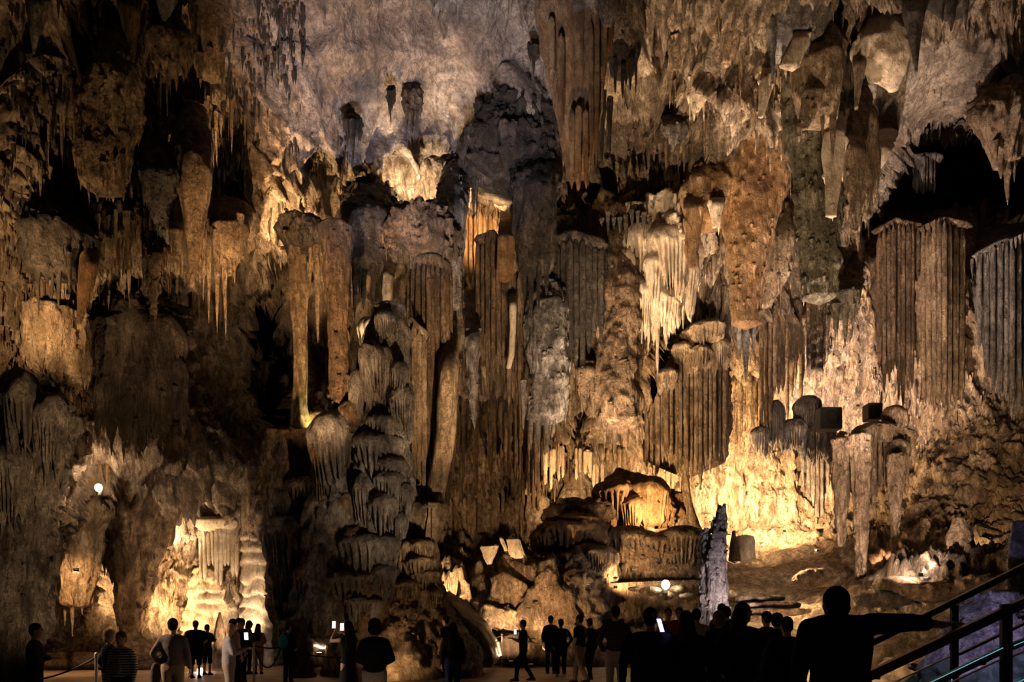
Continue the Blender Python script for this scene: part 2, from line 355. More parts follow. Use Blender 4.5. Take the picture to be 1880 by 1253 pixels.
def unit(kind, mat, var):
    key = (kind, mat, var)
    if key not in _unit:
        V, fa = unit_tip(var, kind == 'pipe'); me = bpy.data.meshes.new(kind)
        me.from_pydata(V.tolist(), [], fa); me.polygons.foreach_set('use_smooth', [True]*len(me.polygons)); me.materials.append(M[mat]); _unit[key] = me
    return _unit[key]
def tip(parent, px, y0, y1, w, d, mat, kind='tip', name='stalactite_tip'):
    o = bpy.data.objects.new(name, unit(kind, mat, rnd.randrange(5))); COL.objects.link(o); o.parent = parent
    o.location = P(px, y0, d)-parent.location; r = w/2/F*d
    o.scale = (r, r*.95, (y1-y0)/F*d); o.rotation_euler = (rnd.uniform(-.012, .012), rnd.uniform(-.012, .012), rnd.uniform(0, 6.28)); return o
def lin(pts, x): return float(np.interp(x, [p[0] for p in pts], [p[1] for p in pts]))
def CLUSTER(label, tips, mat='tan', body=None, off=.3, d=None, cat='stalactites', name='stalactite_cluster', **kw):
    if d is None: d = SH(tips[0][0], min(t_[1] for t_ in tips))-off-.7
    e = empty(name, P(tips[0][0], tips[0][1], d), label, cat)
    if body: FORM('rock_body', None, None, body, mat, d=d+.1, parent=e, **kw)
    for t in tips: tip(e, t[0], t[1], t[2], t[3], d-rnd.uniform(0, .35), mat)
    return e
def CURTAIN(label, top, bot, n, w, mat='tan', d=None, off=.3, jag=18, jt=6, bow=.35, body=None, cat='organ pipes', name='organ_pipe_curtain', bodykw={}, two=True, follow=None, lipk=.7):
    """a row of hanging pipes between two lines (px, py); a second row stands behind the first"""
    x0, x1 = top[0][0], top[-1][0]; xm = (x0+x1)/2
    if d is None: d = SH(xm, lin(top, xm))-off
    e = empty(name, P(xm, lin(top, xm), d), label, cat)
    if body:
        hw = max(b_[2]-b_[1] for b_ in body)/2/F*d; bk = dict(bodykw); kz_ = bk.pop('kz', .5)
        FORM('rock_body', None, None, body, mat, d=d+.42+kz_*hw, parent=e, kz=kz_, **bk)
    if follow is None: LIP(e, top, w*lipk, d, mat, bow=bow)
    for row in ((0, 1) if two else (0,)):
        for i in range(n):
            u = (i+.5+.5*row)/n
            if u > 1: continue
            xt = x0+(x1-x0)*u; xb = bot[0][0]+(bot[-1][0]-bot[0][0])*u
            yt = lin(top, xt)+rnd.uniform(-jt, jt); yb = lin(bot, xb)+rnd.uniform(-jag, jag)-row*jag
            dp = d+bow*(abs(u-.5)*2)**2+row*.3+rnd.uniform(-.08, .08)
            if follow is not None: dp = SH(xt, yt)-follow+.2*row
            o = tip(e, (xt+xb)/2+rnd.uniform(-1.5, 1.5), yt, yb, w*rnd.uniform(.8, 1.2), dp, mat, 'pipe', 'pipe')
            o.rotation_euler = (0, math.atan2(-(xb-xt), max(1, yb-yt))*-1 if False else 0, rnd.uniform(0, 6.28))
    return e
def unit_tassel(seed):
    """flowstone pillow: a rounded crown and below it a fluted curtain with a ragged hem; unit radius, one unit of hang"""
    sg = 110; th = np.linspace(0, 2*math.pi, sg, endpoint=False); o = seed*9.1
    nr = 22+4*(seed % 3); flt = np.abs(np.sin(th*nr/2+1.3*vn(np.cos(th)*1.5+o, np.sin(th)*1.5, th*0)*2))
    ln = .30+.70*vn(np.cos(th)*2.6+o, np.sin(th)*2.6, th*0+3)
    ln = ln*(.50+.50*flt)*(.8+.4*vn(np.cos(th)*7+o, np.sin(th)*7, th*0+8))
    R = []
    lum = 1+.22*(2*vn(np.cos(th)*1.4+o, np.sin(th)*1.4, th*0)-1)
    for u in np.linspace(.12, 1, 8):
        a = u*math.pi/2; k = 1+.05*(2*vn(np.cos(th)*5*u+o, np.sin(th)*5*u, th*0+u*4)-1); R.append(np.stack([np.cos(th)*math.sin(a)*lum*k, np.sin(th)*math.sin(a)*lum*k, .34*math.cos(a)*np.ones(sg)+.03*(k-1)*10], -1))
    for u in np.linspace(.05, 1, 13):
        r = (1-.24*u-.17*(1-flt)*min(1, u*4))*(1 if u < .9 else .84); k = 1+.07*(2*vn(np.cos(th)*6+o, np.sin(th)*6, th*0+u*5)-1)
        R.append(np.stack([np.cos(th)*r*lum*k, np.sin(th)*r*lum*k, -u*ln], -1))
    R.append(np.stack([np.cos(th)*.5, np.sin(th)*.5, -ln*.9], -1))
    V = np.concatenate(R+[np.array([[0, 0, .34], [0, 0, -.35]])]); n = len(R); q = np.arange(n*sg).reshape(n, sg); qn = np.roll(q, -1, 1)
    fa = np.stack([q[:-1].ravel(), q[1:].ravel(), qn[1:].ravel(), qn[:-1].ravel()], -1).tolist()
    fa += [[n*sg, int(x), int(y)] for x, y in zip(q[0], qn[0])]+[[n*sg+1, int(y), int(x)] for x, y in zip(q[-1], qn[-1])]
    return V, fa
def TASSEL(px, py, w, h_, d, mat, parent=None, label=None, cat='flowstone', kd=.85, rz=None):
    """px, py: middle of its crown's rim; w wide, hangs h_ px"""
    k = rnd.randrange(6); key = ('tassel', mat, k)
    if key not in _unit:
        V, fa = unit_tassel(k); me = bpy.data.meshes.new('flowstone_pillow'); me.from_pydata(V.tolist(), [], fa)
        me.polygons.foreach_set('use_smooth', [True]*len(me.polygons)); me.materials.append(M[mat]); _unit[key] = me
    o = bpy.data.objects.new('flowstone_pillow', _unit[key]); COL.objects.link(o); r = w/2/F*d
    o.location = P(px, py, d); o.scale = (r, r*kd, h_/F*d); o.rotation_euler = (rnd.uniform(-.05,.05), rnd.uniform(-.06,.06), rnd.uniform(0, 6.28))
    if parent: o.location = o.location-parent.location; o.parent = parent
    if label: tag(o, label, cat)
    return o
def LIP(parent, line, rpx, d, mat, n=46, seg=14, bow=.35):
    x = np.linspace(line[0][0]-rpx*.6, line[-1][0]+rpx*.6, n); y = np.interp(x, [p[0] for p in line], [p[1] for p in line]); u = np.linspace(-1, 1, n)
    dd = d+bow*u**2+.12; end = np.clip((1-np.abs(u))/.12, .25, 1); _seed[0] += 1; o = _seed[0]*3.3
    th = np.linspace(0, 2*math.pi, seg, endpoint=False); r = (rpx/F*dd*end)[:, None]
    Xc = ((x-CX)/F*dd)[:, None]; Yc = dd[:, None]; Zc = (CAMZ+(HZ-y)/F*dd)[:, None]; C_, S_ = np.cos(th)[None], np.sin(th)[None]
    k = 1+.45*fbm(Xc*2.6+o+0*C_, C_*1.2+0*Xc, S_*1.2+0*Xc, 3)
    sag = np.where(S_ < 0, 1+.9*ridge(Xc*4.5+o+0*C_, 0*C_+Yc, 0*C_), 1.0)
    V = np.stack([Xc+0*C_+.05*k, Yc+r*k*C_*1.3, Zc+r*k*S_*sag], -1).reshape(-1, 3)-np.array(parent.location)
    q = np.arange(n*seg).reshape(n, seg); qn = np.roll(q, -1, 1)
    fa = np.stack([q[:-1].ravel(), qn[:-1].ravel(), qn[1:].ravel(), q[1:].ravel()], -1).tolist()+[q[0].tolist()[::-1], q[-1].tolist()]
    return mesh_obj('lip', V, fa, mat, parent=parent)
def BOULDER(label, px, py, w, h_, d, mat='tan', kd=.8, amp=.16, fq=.9, sub=5, flute=0, name='boulder', cat='boulder', parent=None, sq=0):
    bm = bmesh.new(); bmesh.ops.create_icosphere(bm, subdivisions=sub, radius=1)
    v = np.array([x.co[:] for x in bm.verts]); f = [[a.index for a in q.verts] for q in bm.faces]; bm.free()
    _seed[0] += 1; o = _seed[0]*7.3
    if sq: v = np.sign(v)*np.abs(v)**(1-sq)
    sc = np.array([w/2/F*d, w/2/F*d*kd, h_/2/F*d])
    p = v*sc
    k = 1+amp*fbm(p[:,0]*fq+o, p[:,1]*fq, p[:,2]*fq, 4)*1.6+amp*.5*fbm(p[:,0]*fq*3+o, p[:,1]*fq*3, p[:,2]*fq*2, 2)
    k += amp*.5*(ridge(p[:,0]*2.1+o, p[:,1]*2.1, p[:,2]*1.5)-.5)+amp*.28*fbm(p[:,0]*8+o, p[:,1]*8, p[:,2]*6, 2)
    if flute: k += flute*(ridge(p[:,0]*3+o, p[:,1]*3, p[:,2]*.3)-.5)*np.clip(.6-v[:,2], 0, 1)
    p = p*k[:, None]; c = P(px, py, d)
    ob = mesh_obj(name, p+np.array([0, 0, sc[2]]), f, mat, c-Vector((0, 0, sc[2])))
    if flute: DRIPS(p[p[:,2] < sc[2]*.55]+np.array([0, 0, sc[2]]), int(min(240, w*h_/40)), 4/F*d, 26/F*d, 4.5/F*d, mat, ob, _seed[0], None)
    if parent: ob.parent = parent; ob.location = ob.location-parent.location
    else: tag(ob, label, cat)
    return ob
def SLAB(label, pts, d, th, mat='cream', tilt=0.0, name='rock_slab', cat='rock'):
    """an angular block: an outline in px at its own distance, extruded th metres into the cave, edges chipped"""
    bm = bmesh.new(); c = P(sum(p[0] for p in pts)/len(pts), max(p[1] for p in pts), d)
    fr = [bm.verts.new(P(x, y, d+tilt*(lin([(min(p[1] for p in pts), 1), (max(p[1] for p in pts), 0)], y)))-c) for x, y in pts]
    f = bm.faces.new(fr); r = bmesh.ops.extrude_face_region(bm, geom=[f])
    bmesh.ops.translate(bm, verts=[x for x in r['geom'] if isinstance(x, bmesh.types.BMVert)], vec=(.12*th, th, .1*th))
    bmesh.ops.recalc_face_normals(bm, faces=bm.faces)
    bmesh.ops.bevel(bm, geom=bm.edges[:], offset=.06, segments=2, affect='EDGES')
    bmesh.ops.triangulate(bm, faces=bm.faces)
    bmesh.ops.subdivide_edges(bm, edges=bm.edges[:], cuts=2, use_grid_fill=True)
    for v in bm.verts:
        q = np.array(v.co); k = .10*fbm(q[0:1]*1.7, q[1:2]*1.7, q[2:3]*1.7, 3)[0]; v.co += Vector((k, k, k*.6))
    o = bm_obj(name, bm, mat, c); return tag(o, label, cat)
# ================================================================== formations, upper left
ST = 'stalactite'
FORM(ST, 'long grey stalactite ending in a point in the top left corner', ST, [(-40,40,84),(0,49,77),(60,55,72),(99,60,63)], 'grey')
FORM(ST, 'short pale stalactite right beside the long grey one in the top left corner', ST, [(-30,74,97),(0,77,92),(40,76,84),(62,77,79)], 'tan')
FORM(ST, 'brown tapering stalactite at the top left, left of the straw bulb', ST, [(-30,205,264),(0,215,256),(50,225,252),(80,238,250),(113,243,247)], 'brown')
FORM(ST, 'stubby pale pendant at the top edge above the straw bulb', ST, [(-30,280,330),(0,288,320),(25,294,312),(37,299,304)], 'grey')
CLUSTER('rough bulb with thin straw stalactites hanging from it, upper left', [(295,128,215,5),(307,128,219,6),(281,118,156,4),(345,118,153,4),(312,110,180,5),(327,110,150,6)], 'tan',
        [(35,288,325),(55,279,343),(95,280,346),(122,288,338),(136,300,322)], off=.6, rough=.14, flute=.16)
CLUSTER('pale fluted drapery with two points at the top, right of the straw bulb', [(368,100,163,12),(408,100,164,12),(385,90,140,14)], 'tan',
        [(-25,352,428),(0,362,420),(60,360,415),(110,358,402),(140,366,396)], off=.5, flute=.22)
CLUSTER('broad hanging mass ending in five ragged points, upper left', [(149,280,351,11),(163,300,378,13),(180,300,373,13),(201,300,372,13),(226,285,363,11),(190,300,350,12),(214,290,340,10)], 'tan',
        [(40,205,252),(100,198,250),(160,165,252),(200,155,246),(260,150,232),(310,150,225),(345,158,215)], off=.9, flute=.2, rough=.12)
FORM('pendant', 'egg-shaped lump with a beak-like point below the straw bulb', 'pendant', [(262,272,308),(290,258,325),(330,261,323),(370,270,322),(410,285,322),(445,296,316)], 'grey', off=.8, rough=.1)
FORM(ST, 'tall pale tapering stalactite in the middle of the upper left', ST, [(200,334,370),(270,322,386),(330,325,384),(400,338,376),(460,345,369),(527,350,355)], 'tan', off=1.1, flute=.16)
FORM(ST, 'slim stalactite just left of the tall pale tapering one', ST, [(380,308,336),(450,316,333),(503,322,329)], 'tan', off=1.2)
FORM(ST, 'leaning pale stalactite above the left ragged curtain', ST, [(430,150,184),(480,148,180),(540,143,166),(594,142,149)], 'orange', off=.7)
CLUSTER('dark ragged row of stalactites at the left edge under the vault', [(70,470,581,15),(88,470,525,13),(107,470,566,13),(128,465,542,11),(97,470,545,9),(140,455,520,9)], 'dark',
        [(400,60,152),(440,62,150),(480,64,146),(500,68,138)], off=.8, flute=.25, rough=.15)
FORM(ST, 'blunt brown stalactite left of the tall pale tapering one, at mid height', ST, [(415,280,314),(460,272,309),(510,272,291),(578,278,285)], 'brown', off=.9, rough=.1)
FORM(ST, 'thin lilac stalactite with a bent tip left of the blunt brown one', ST, [(435,262,286),(500,262,277),(543,264,269)], 'grey', off=1.1)
CLUSTER('group of straight pale stalactites right of the tall tapering one', [(384,455,593,11),(397,425,609,16),(413,430,618,14),(366,430,522,13),(428,410,522,17),(441,395,482,16),(374,440,555,9)], 'tan',
        [(380,385,458),(430,388,450),(470,392,440),(502,400,425)], off=.8, flute=.2)
CLUSTER('rough yellow flowstone lobe with drooping points at the left edge', [(127,640,721,17),(72,640,697,15),(100,640,692,15),(86,650,685,12),(113,650,705,11)], 'tan',
        [(575,55,146),(620,54,142),(660,60,140),(690,70,137)], off=-.1, flute=.22, rough=.15)
e = empty('hanging_mass', P(255,600,20.5), 'dark fluted mass hanging over the lit alcove', 'rock')
FORM('rock_body', None, None, [(570,190,330),(640,185,332),(700,192,325),(750,200,300)], 'dark', d=20.6, parent=e, flute=.24, rough=.15)
for (x, y, wd, hh) in [(205,640,60,120),(250,622,90,150),(305,630,80,150),(228,690,80,150),(275,700,80,140),(318,690,50,110),(195,720,40,100),(245,745,60,110)]: TASSEL(x, y, wd, hh, 19.7+.3*wd/2/F*20, 'dark', e)
for t in [(205,740,838,14),(228,760,850,12),(250,770,842,12),(272,760,822,12),(300,720,790,14),(322,710,770,12)]: tip(e, *t, 19.6, 'dark')
FORM('rock_mass', 'grey fluted wedge of rock jutting in at the left edge', 'rock', [(690,-90,50),(730,-100,108),(760,-100,124),(830,-100,127),(900,-100,104),(1000,-100,92),(1100,-100,84),(1180,-100,66),(1250,-100,60)], 'grey', d=17.6, kz=.3, flute=.16, ff=2.2, rough=.09, ribs=30, rib=.10)
for (x, y, wd, hh, lb) in [(40,740,90,190,'upper'),(95,770,60,150,'right-hand'),(20,860,80,160,'lower')]: TASSEL(x, y, wd, hh, 16.9, 'grey', None, lb+' fluted pillow on the grey wedge of rock at the left edge')
CLUSTER('lamplit icicles beside the bright lamp at the left', [(160,800,872,13),(172,800,905,15),(184,800,880,14),(196,800,890,12),(208,800,865,12),(222,800,850,14)], 'orange',
        [(770,148,232),(810,152,226),(840,158,214)], d=21.6, flute=.2)
CLUSTER('fluted dark pillar below the bright lamp at the left edge', [(120,1020,1150,20),(133,1020,1170,16),(150,1010,1130,18),(168,990,1060,16)], 'tan',
        [(850,70,192),(930,92,188),(1000,104,182),(1060,108,172),(1110,114,166)], d=22.5, flute=.2, rough=.08)
FORM('pendant', 'dark brown trunk-like pendant silhouetted against the lit alcove', 'pendant', [(860,185,312),(930,192,300),(1007,200,292),(1060,210,280),(1121,222,260),(1180,227,246),(1215,222,250)], 'brown', d=25.2, rough=.10, flute=.18)
FORM(ST, 'slender fluted stalactite on the right flank of the trunk-like pendant', ST, [(850,268,330),(930,280,320),(1000,300,318),(1002,304,312)], 'brown', d=25.6)
CLUSTER('white calcite drips hanging in the lit alcove', [(345,890,935,10),(358,895,950,9),(372,900,962,8),(385,893,946,11),(398,900,940,9),(410,900,938,9),(420,910,965,5)], 'cream',
        [(862,330,425),(890,335,422),(908,340,418)], d=26.4, flute=.2, rough=.12)
# shield in the alcove
e = empty('shield', P(402,962,26.6), 'round dark-rimmed shield with pipes hanging under it in the alcove', 'shield')
FORM('disc', None, None, [(950,362,442),(960,359,445),(968,362,440),(974,370,432)], 'cream', d=26.6, parent=e, flute=.03, rough=.02, step=1.5)
FORM('disc_top', None, None, [(944,368,438),(951,366,440)], 'dark', d=26.6, parent=e, flute=.02, rough=.02, step=1.5)
for i in range(10):
    x = 369+i*7.2; tip(e, x, 966, rnd.choice([1060,1075,1040,1068]), 9, 26.6-.6*math.sin(i/9*math.pi)+.1, 'cream', 'pipe', 'pipe')
FORM('dripstone_shaft', 'pale fluted column right of the round shield in the alcove', 'dripstone', [(830,440,508),(900,447,502),(960,450,498),(1008,450,498)], 'tan', d=26.2, flute=.1, ribs=9, rib=.22, rough=.03)
FORM('dripstone_shaft', 'ringed flowstone column at the right end of the alcove', 'dripstone', [(985,452,512),(1040,450,516),(1100,450,520),(1160,446,524),(1215,440,530)], 'cream', d=26.4, stand=True, tier=.2, per=.55, flute=.12)
FORM('stalagmite', 'stacked pale flowstone below the round shield', 'stalagmite', [(1045,366,440),(1080,362,445),(1130,352,450),(1180,345,452),(1216,340,455)], 'cream', d=28.3, stand=True, tier=.16, per=.5, flute=.16)
FORM('stalagmite', 'dark pointed stalagmite behind the visitors in the alcove', 'stalagmite', [(1125,402,405),(1145,396,410),(1175,393,413),(1228,391,415)], 'brown', d=24.8, stand=True, flute=.06)
FORM('stalagmite', 'dark cone of rock at the foot of the trunk-like pendant', 'stalagmite', [(1150,232,244),(1180,215,268),(1210,196,300),(1222,190,305)], 'brown', d=24.6, stand=True)
BOULDER('low dark rock bank along the foot of the left wall', 120, 1215, 260, 34, 24.5, 'brown', .35, .12, sub=4)
# ================================================================== centre left: columns
e = empty('dripstone_shaft', P(545,812,23.2), 'slim column with a spiky brush-like cap, left of the great column', 'dripstone')
FORM('cap', None, None, [(410,530,588),(428,520,597),(446,524,591),(458,536,584)], 'dark', d=23.2, parent=e, lean=False, rough=.2, flute=.25)
FORM('shaft', None, None, [(440,531,562),(520,532,564),(600,538,563),(680,541,563),(740,539,561),(812,533,574),(840,528,580)], 'tan', d=23.2, parent=e, lean=False, ribs=7, rib=.18, flute=.1, rough=.06)
for t in [(580,440,630,17),(537,440,561,13),(570,440,540,10),(590,440,520,9)]: tip(e, *t, 23.0, 'tan')
FORM('dripstone_shaft', 'smooth brown column running from vault to base, left of the great column', 'dripstone', [(418,582,652),(450,592,646),(540,600,643),(640,606,641),(760,606,641),(800,604,643),(900,600,641),(1040,596,626)], 'brown', d=21.2, lean=False, flute=.07, rough=.05, drips=.3, ribs=8, rib=.06)
CLUSTER('dark jagged stalactites left of the shield column', [(652,480,592,16),(668,480,570,16),(684,470,560,15),(700,460,540,15),(660,470,540,18)], 'dark',
        [(360,640,720),(430,640,713),(490,646,702)], d=23.6, flute=.2, rough=.1)
TASSEL(684, 606, 60, 70, 24.6, 'cream', None, 'white flowstone knob lit from below beside the top of the great column')
TASSEL(580, 772, 44, 60, 23.9, 'tan', None, 'yellow-lit flowstone pillow behind the foot of the slim column')
TASSEL(538, 806, 34, 40, 23.6, 'tan', None, 'small yellow-lit pillow left of the foot of the slim column')
FORM(ST, 'small brightly lit stalactite above the white flowstone knob', ST, [(465,688,727),(520,700,723),(577,708,716)], 'cream', d=24.2)
e = empty('dripstone_shaft', P(660,1180,22.0), 'great flowstone column of stacked drooping tiers', 'dripstone')
FORM('upper_tiers', None, None, [(562,698,734),(590,686,746),(640,672,749),(700,665,746),(760,655,743),(820,640,746),(880,640,749),(940,640,750),(1000,630,744),(1070,620,742)], 'grey', d=21.6, parent=e, lean=False, tier=.2, per=1.05, flute=.16, rough=.07, step=2.6, segpx=2.6, maxseg=110)
FORM('left_lobe', None, None, [(690,628,664),(780,620,668),(860,602,670),(940,570,666),(1000,552,662),(1070,545,655),(1165,535,650)], 'grey', d=21.4, parent=e, lean=False, tier=.2, per=.95, flute=.16)
FORM('dark_flank', None, None, [(800,502,602),(900,503,617),(1000,508,622),(1100,512,622),(1180,520,605),(1215,525,600)], 'brown', d=22.4, parent=e, lean=False, tier=.12, per=1.3, flute=.22, ff=2.0, rough=.08)
FORM('foot', None, None, [(1040,600,742),(1090,600,750),(1140,600,740),(1190,610,730),(1246,600,740)], 'brown', d=21.8, parent=e, lean=False, rough=.14, flute=.1)
for (x, y, wd, hh) in [(708,592,48,60),(688,664,76,105),(733,688,42,75),(736,735,52,85),(655,716,34,110),(640,760,40,70),(702,782,74,64),(690,822,112,90),(715,860,80,70),(622,806,104,150),(596,840,60,120),
        (716,886,74,70),(738,905,46,60),(672,902,66,110),(702,930,86,90),(640,930,50,80),(560,900,90,70),(525,930,60,90),(735,960,40,60),(690,1005,124,75),(645,985,70,60),(545,985,120,110),(600,1025,36,80),
        (575,1060,80,80),(520,1060,60,90),(652,1062,110,60),(625,1085,60,60),(700,1055,80,60),(545,1115,80,60),(600,1110,60,60),(668,1105,90,50)]:
    r_ = wd/2/F*21; dz = (20.7 if x > 625 else 20.9 if x > 560 else 21.4)+.30*r_
    TASSEL(x, y, wd, hh, dz, 'grey' if x > 650 else rnd.choice(['grey','brown','brown']), e)
CLUSTER('fringed canopy of tiny points above the shield column', [(rnd.uniform(728,818), 440, rnd.uniform(462,492), 7) for i in range(34)], 'brown',
        [(392,734,815),(415,722,823),(440,720,826),(466,730,822)], d=23.4, lean=False, flute=.3, rough=.12, ff=5)
CURTAIN('tall shield column of straight reddish pipes right of the great column', [(748,486),(770,476),(800,476),(822,490)], [(744,930),(782,940),(830,915)], 9, 11.5, 'brown', d=23.0, jag=7, jt=3, bow=.8,
        body=[(480,752,818),(520,748,826),(650,748,836),(780,742,836),(880,740,828),(940,738,818)], bodykw=dict(ribs=16, rib=.12, rough=.02, flute=.05), name='dripstone_shaft', cat='dripstone')
CURTAIN('rounded bundle of yellowish pipes in front of the shield column', [(735,608),(752,588),(780,612)], [(740,900),(760,930),(782,925)], 5, 11, 'tan', d=22.2, jag=9, jt=4, bow=.5,
        body=[(590,742,772),(640,736,780),(800,738,780),(930,742,780)], bodykw=dict(rough=.03), name='pipe_bundle')
FORM('dripstone_shaft', 'broad flat pipe on the right side of the shield column', 'dripstone', [(540,815,836),(640,808,842),(800,800,836),(930,778,812)], 'tan', d=22.6, flute=.05, rough=.02, ribs=5, rib=.1)
FORM('flowstone', 'fluted pedestal under the shield column', 'flowstone', [(928,748,812),(945,740,814),(985,748,800),(1012,752,794)], 'tan', d=22.0, stand=True, tier=.1, per=.8, flute=.2, ribs=12, rib=.15)
e = empty('flowstone', P(770,1240,21.2), 'rounded tiered flowstone lobes at the right foot of the great column', 'flowstone')
FORM('mound', None, None, [(1000,756,798),(1030,742,806),(1080,725,812),(1120,704,820),(1160,690,846),(1210,680,866),(1250,670,880)], 'tan', d=21.5, stand=True, parent=e, rough=.13, flute=.08)
for (x, y, wd, hh) in [(772,1004,66,40),(770,1034,74,36),(782,1058,62,40),(752,1075,60,40),(790,1090,50,40),(745,1010,36,50)]: TASSEL(x, y, wd, hh, 20.6+.3*wd/2/F*21, 'tan', e)
FORM('rock_mass', 'dark rock around the small bright light at the foot of the great column', 'rock', [(1140,505,585),(1180,515,570),(1215,528,572),(1246,530,575)], 'brown', d=20.8, stand=True, tier=.12, per=.6, rough=.12)
FORM('rock_mass', 'low rounded boulder bank behind the visitor in the black jumper', 'rock', [(1175,640,760),(1200,620,790),(1246,610,800)], 'brown', d=21.6, stand=True, rough=.12, kz=.5)
SLAB('sloping wedge of rock with one brightly lit side right of the great column', [(800,1090),(835,1118),(872,1150),(900,1190),(906,1226),(780,1232),(775,1150)], 21.8, 2.2, 'tan', tilt=.6)
# ================================================================== top centre
e = empty('drapery', P(1055,0,21.5), 'great brown drapery of long folds hanging at the top centre', 'drapery')
FORM('folds', None, None, [(-60,975,1132),(0,995,1122),(60,1000,1113),(120,1014,1106),(180,1024,1099),(240,1032,1091),(300,1040,1082),(325,1044,1074)], 'orange', d=21.5, parent=e, ribs=15, rib=.30, flute=.12, rough=.03, step=3, kz=.7)
for t in [(1050,200,348,12),(1062,190,352,14),(1075,200,346,12),(1097,20,303,11),(1030,60,250,14),(1012,30,160,14),(1110,0,140,12),(1085,40,290,11)]: tip(e, *t, 20.7, 'orange', 'pipe', 'fold_tip')
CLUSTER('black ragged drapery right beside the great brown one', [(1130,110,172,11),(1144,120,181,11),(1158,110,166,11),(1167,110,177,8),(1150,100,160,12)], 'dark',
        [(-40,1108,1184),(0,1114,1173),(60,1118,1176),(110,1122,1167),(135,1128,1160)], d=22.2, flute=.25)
CLUSTER('dark stalactites behind the tips of the great brown drapery', [(1105,170,300,20),(1120,180,292,14),(1092,200,306,12)], 'dark', d=23.0)
for x, y0, y1, wd, lb in [(717,168,232,13,'small dark stalactite alone on the pale vault'),(648,222,302,30,'bushy dark stalactite on the vault at the left of the pale slab'),(980,84,141,18,'small black stalactite left of the great brown drapery'),(880,188,240,14,'tiny stalactite on the smooth grey beam of the vault')]:
    CLUSTER(lb, [(x, y0, y1, wd*.5),(x-wd*.3, y0, y0+(y1-y0)*.55, wd*.4),(x+wd*.32, y0, y0+(y1-y0)*.5, wd*.35)], 'dark', [(y0-8,x-wd*.35,x+wd*.35),(y0+6,x-wd*.55,x+wd*.55),(y0+22,x-wd*.35,x+wd*.35)], rough=.15, flute=.2)
CLUSTER('bushy black tuft with one point on the pale vault', [(757,205,246,9),(748,195,220,9),(766,195,222,9)], 'dark', [(164,744,768),(180,738,776),(196,742,774),(214,750,765)], rough=.2, flute=.25)
CLUSTER('black rough mass where the grey beam of the vault comes down', [(905,310,352,12),(918,310,340,12),(930,310,346,10),(870,300,395,12),(885,305,345,10),(895,300,330,12),(876,300,420,7)], 'dark',
        [(170,915,995),(230,880,1014),(285,856,1020),(325,868,1012)], off=1.0, rough=.14, flute=.16)
CLUSTER('dark fluted stalactite mass in the middle of the hall', [(962,480,560,14),(975,480,590,15),(990,480,575,15),(1004,470,545,14)], 'dark',
        [(285,942,1024),(360,950,1019),(440,952,1016),(495,958,1010)], d=24.5, ribs=14, rib=.2, flute=.2, kz=.8)
FORM('dripstone_shaft', 'grey bulging rock pillar between the bright pockets', 'dripstone', [(305,815,862),(350,806,860),(420,806,854),(460,814,849),(500,818,846),(565,822,844)], 'grey', d=24.6, flute=.1, rough=.08)
FORM('drapery', 'flat translucent orange drapery with a cut-off lower edge', 'drapery', [(390,918,952),(440,914,949),(490,912,946),(513,912,942)], 'orange', d=25.4, kz=.22, flute=.05, rough=.03)
FORM(ST, 'long thin stalactite under the flat orange drapery', ST, [(495,934,950),(600,936,947),(655,934,944),(676,929,937)], 'cream', d=25.2)
CURTAIN('brown pipes under the bright pocket at the centre', [(872,440),(905,430),(958,500)], [(872,640),(905,700),(955,720)], 9, 10, 'brown', d=26.0, jag=38, jt=12)
CURTAIN('orange drip curtain between the bright pockets', [(845,395),(870,390),(912,400)], [(858,500),(880,560),(912,520)], 7, 9, 'orange', d=26.2, jag=28, follow=.15)
FORM(ST, 'long whitish stalactite with a sharp point, centre', ST, [(540,852,884),(650,858,879),(720,864,875),(777,867,870)], 'grey', d=24.8, rough=.08)
CURTAIN('dark rough pipes hanging in the centre of the hall', [(1000,450),(1050,430),(1108,450)], [(985,640),(1040,700),(1110,640)], 10, 12, 'dark', d=27.0, jag=45, jt=12, body=[(400,995,1110),(480,1000,1112),(560,1004,1100)], bodykw=dict(rough=.1, flute=.2))
CLUSTER('lilac-edged dark hanging mass at the centre', [(990,740,846,20),(1003,740,835,18),(976,730,828,16),(1018,720,800,14),(962,700,790,14)], 'grey',
        [(470,955,1045),(600,972,1038),(700,982,1036),(770,974,1030)], d=26.4, flute=.2, rough=.12)
FORM('pendant', 'leaf-shaped brown pendant over the dark hollow', 'pendant', [(640,1056,1096),(690,1057,1089),(742,1070,1075)], 'brown', d=27.0, kz=.5, rough=.1)
CLUSTER('rough brown mass of hanging rock right of the centre', [(1110,760,830,16),(1128,760,842,18),(1150,760,836,18),(1170,750,822,16),(1090,700,770,14)], 'brown',
        [(390,1075,1195),(500,1085,1184),(600,1090,1178),(700,1095,1172),(780,1104,1180)], d=28.2, flute=.16, rough=.12, ff=1.6)
e = empty('drapery', P(1210,440,28.2), 'cream sculpted drapery with scalloped lobes right of the centre', 'drapery')
FORM('rock_body', None, None, [(400,1150,1300),(470,1146,1284),(520,1158,1266),(560,1180,1240)], 'cream', d=28.9, parent=e, flute=.3, ff=1.3, rough=.14)
for (x, y, wd, hh) in [(1172,450,70,110),(1228,455,90,120),(1200,500,80,110),(1252,505,62,110),(1150,490,50,100),(1215,555,66,80),(1180,545,46,90),(1236,565,40,60),(1270,470,40,90)]: TASSEL(x, y, wd, hh, 28.0+rnd.uniform(-.2,.3), 'cream', e)
for t in [(1207,600,692,10),(1190,590,650,11),(1222,590,640,11),(1160,560,620,12),(1245,570,605,12)]: tip(e, *t, 27.8, 'cream')
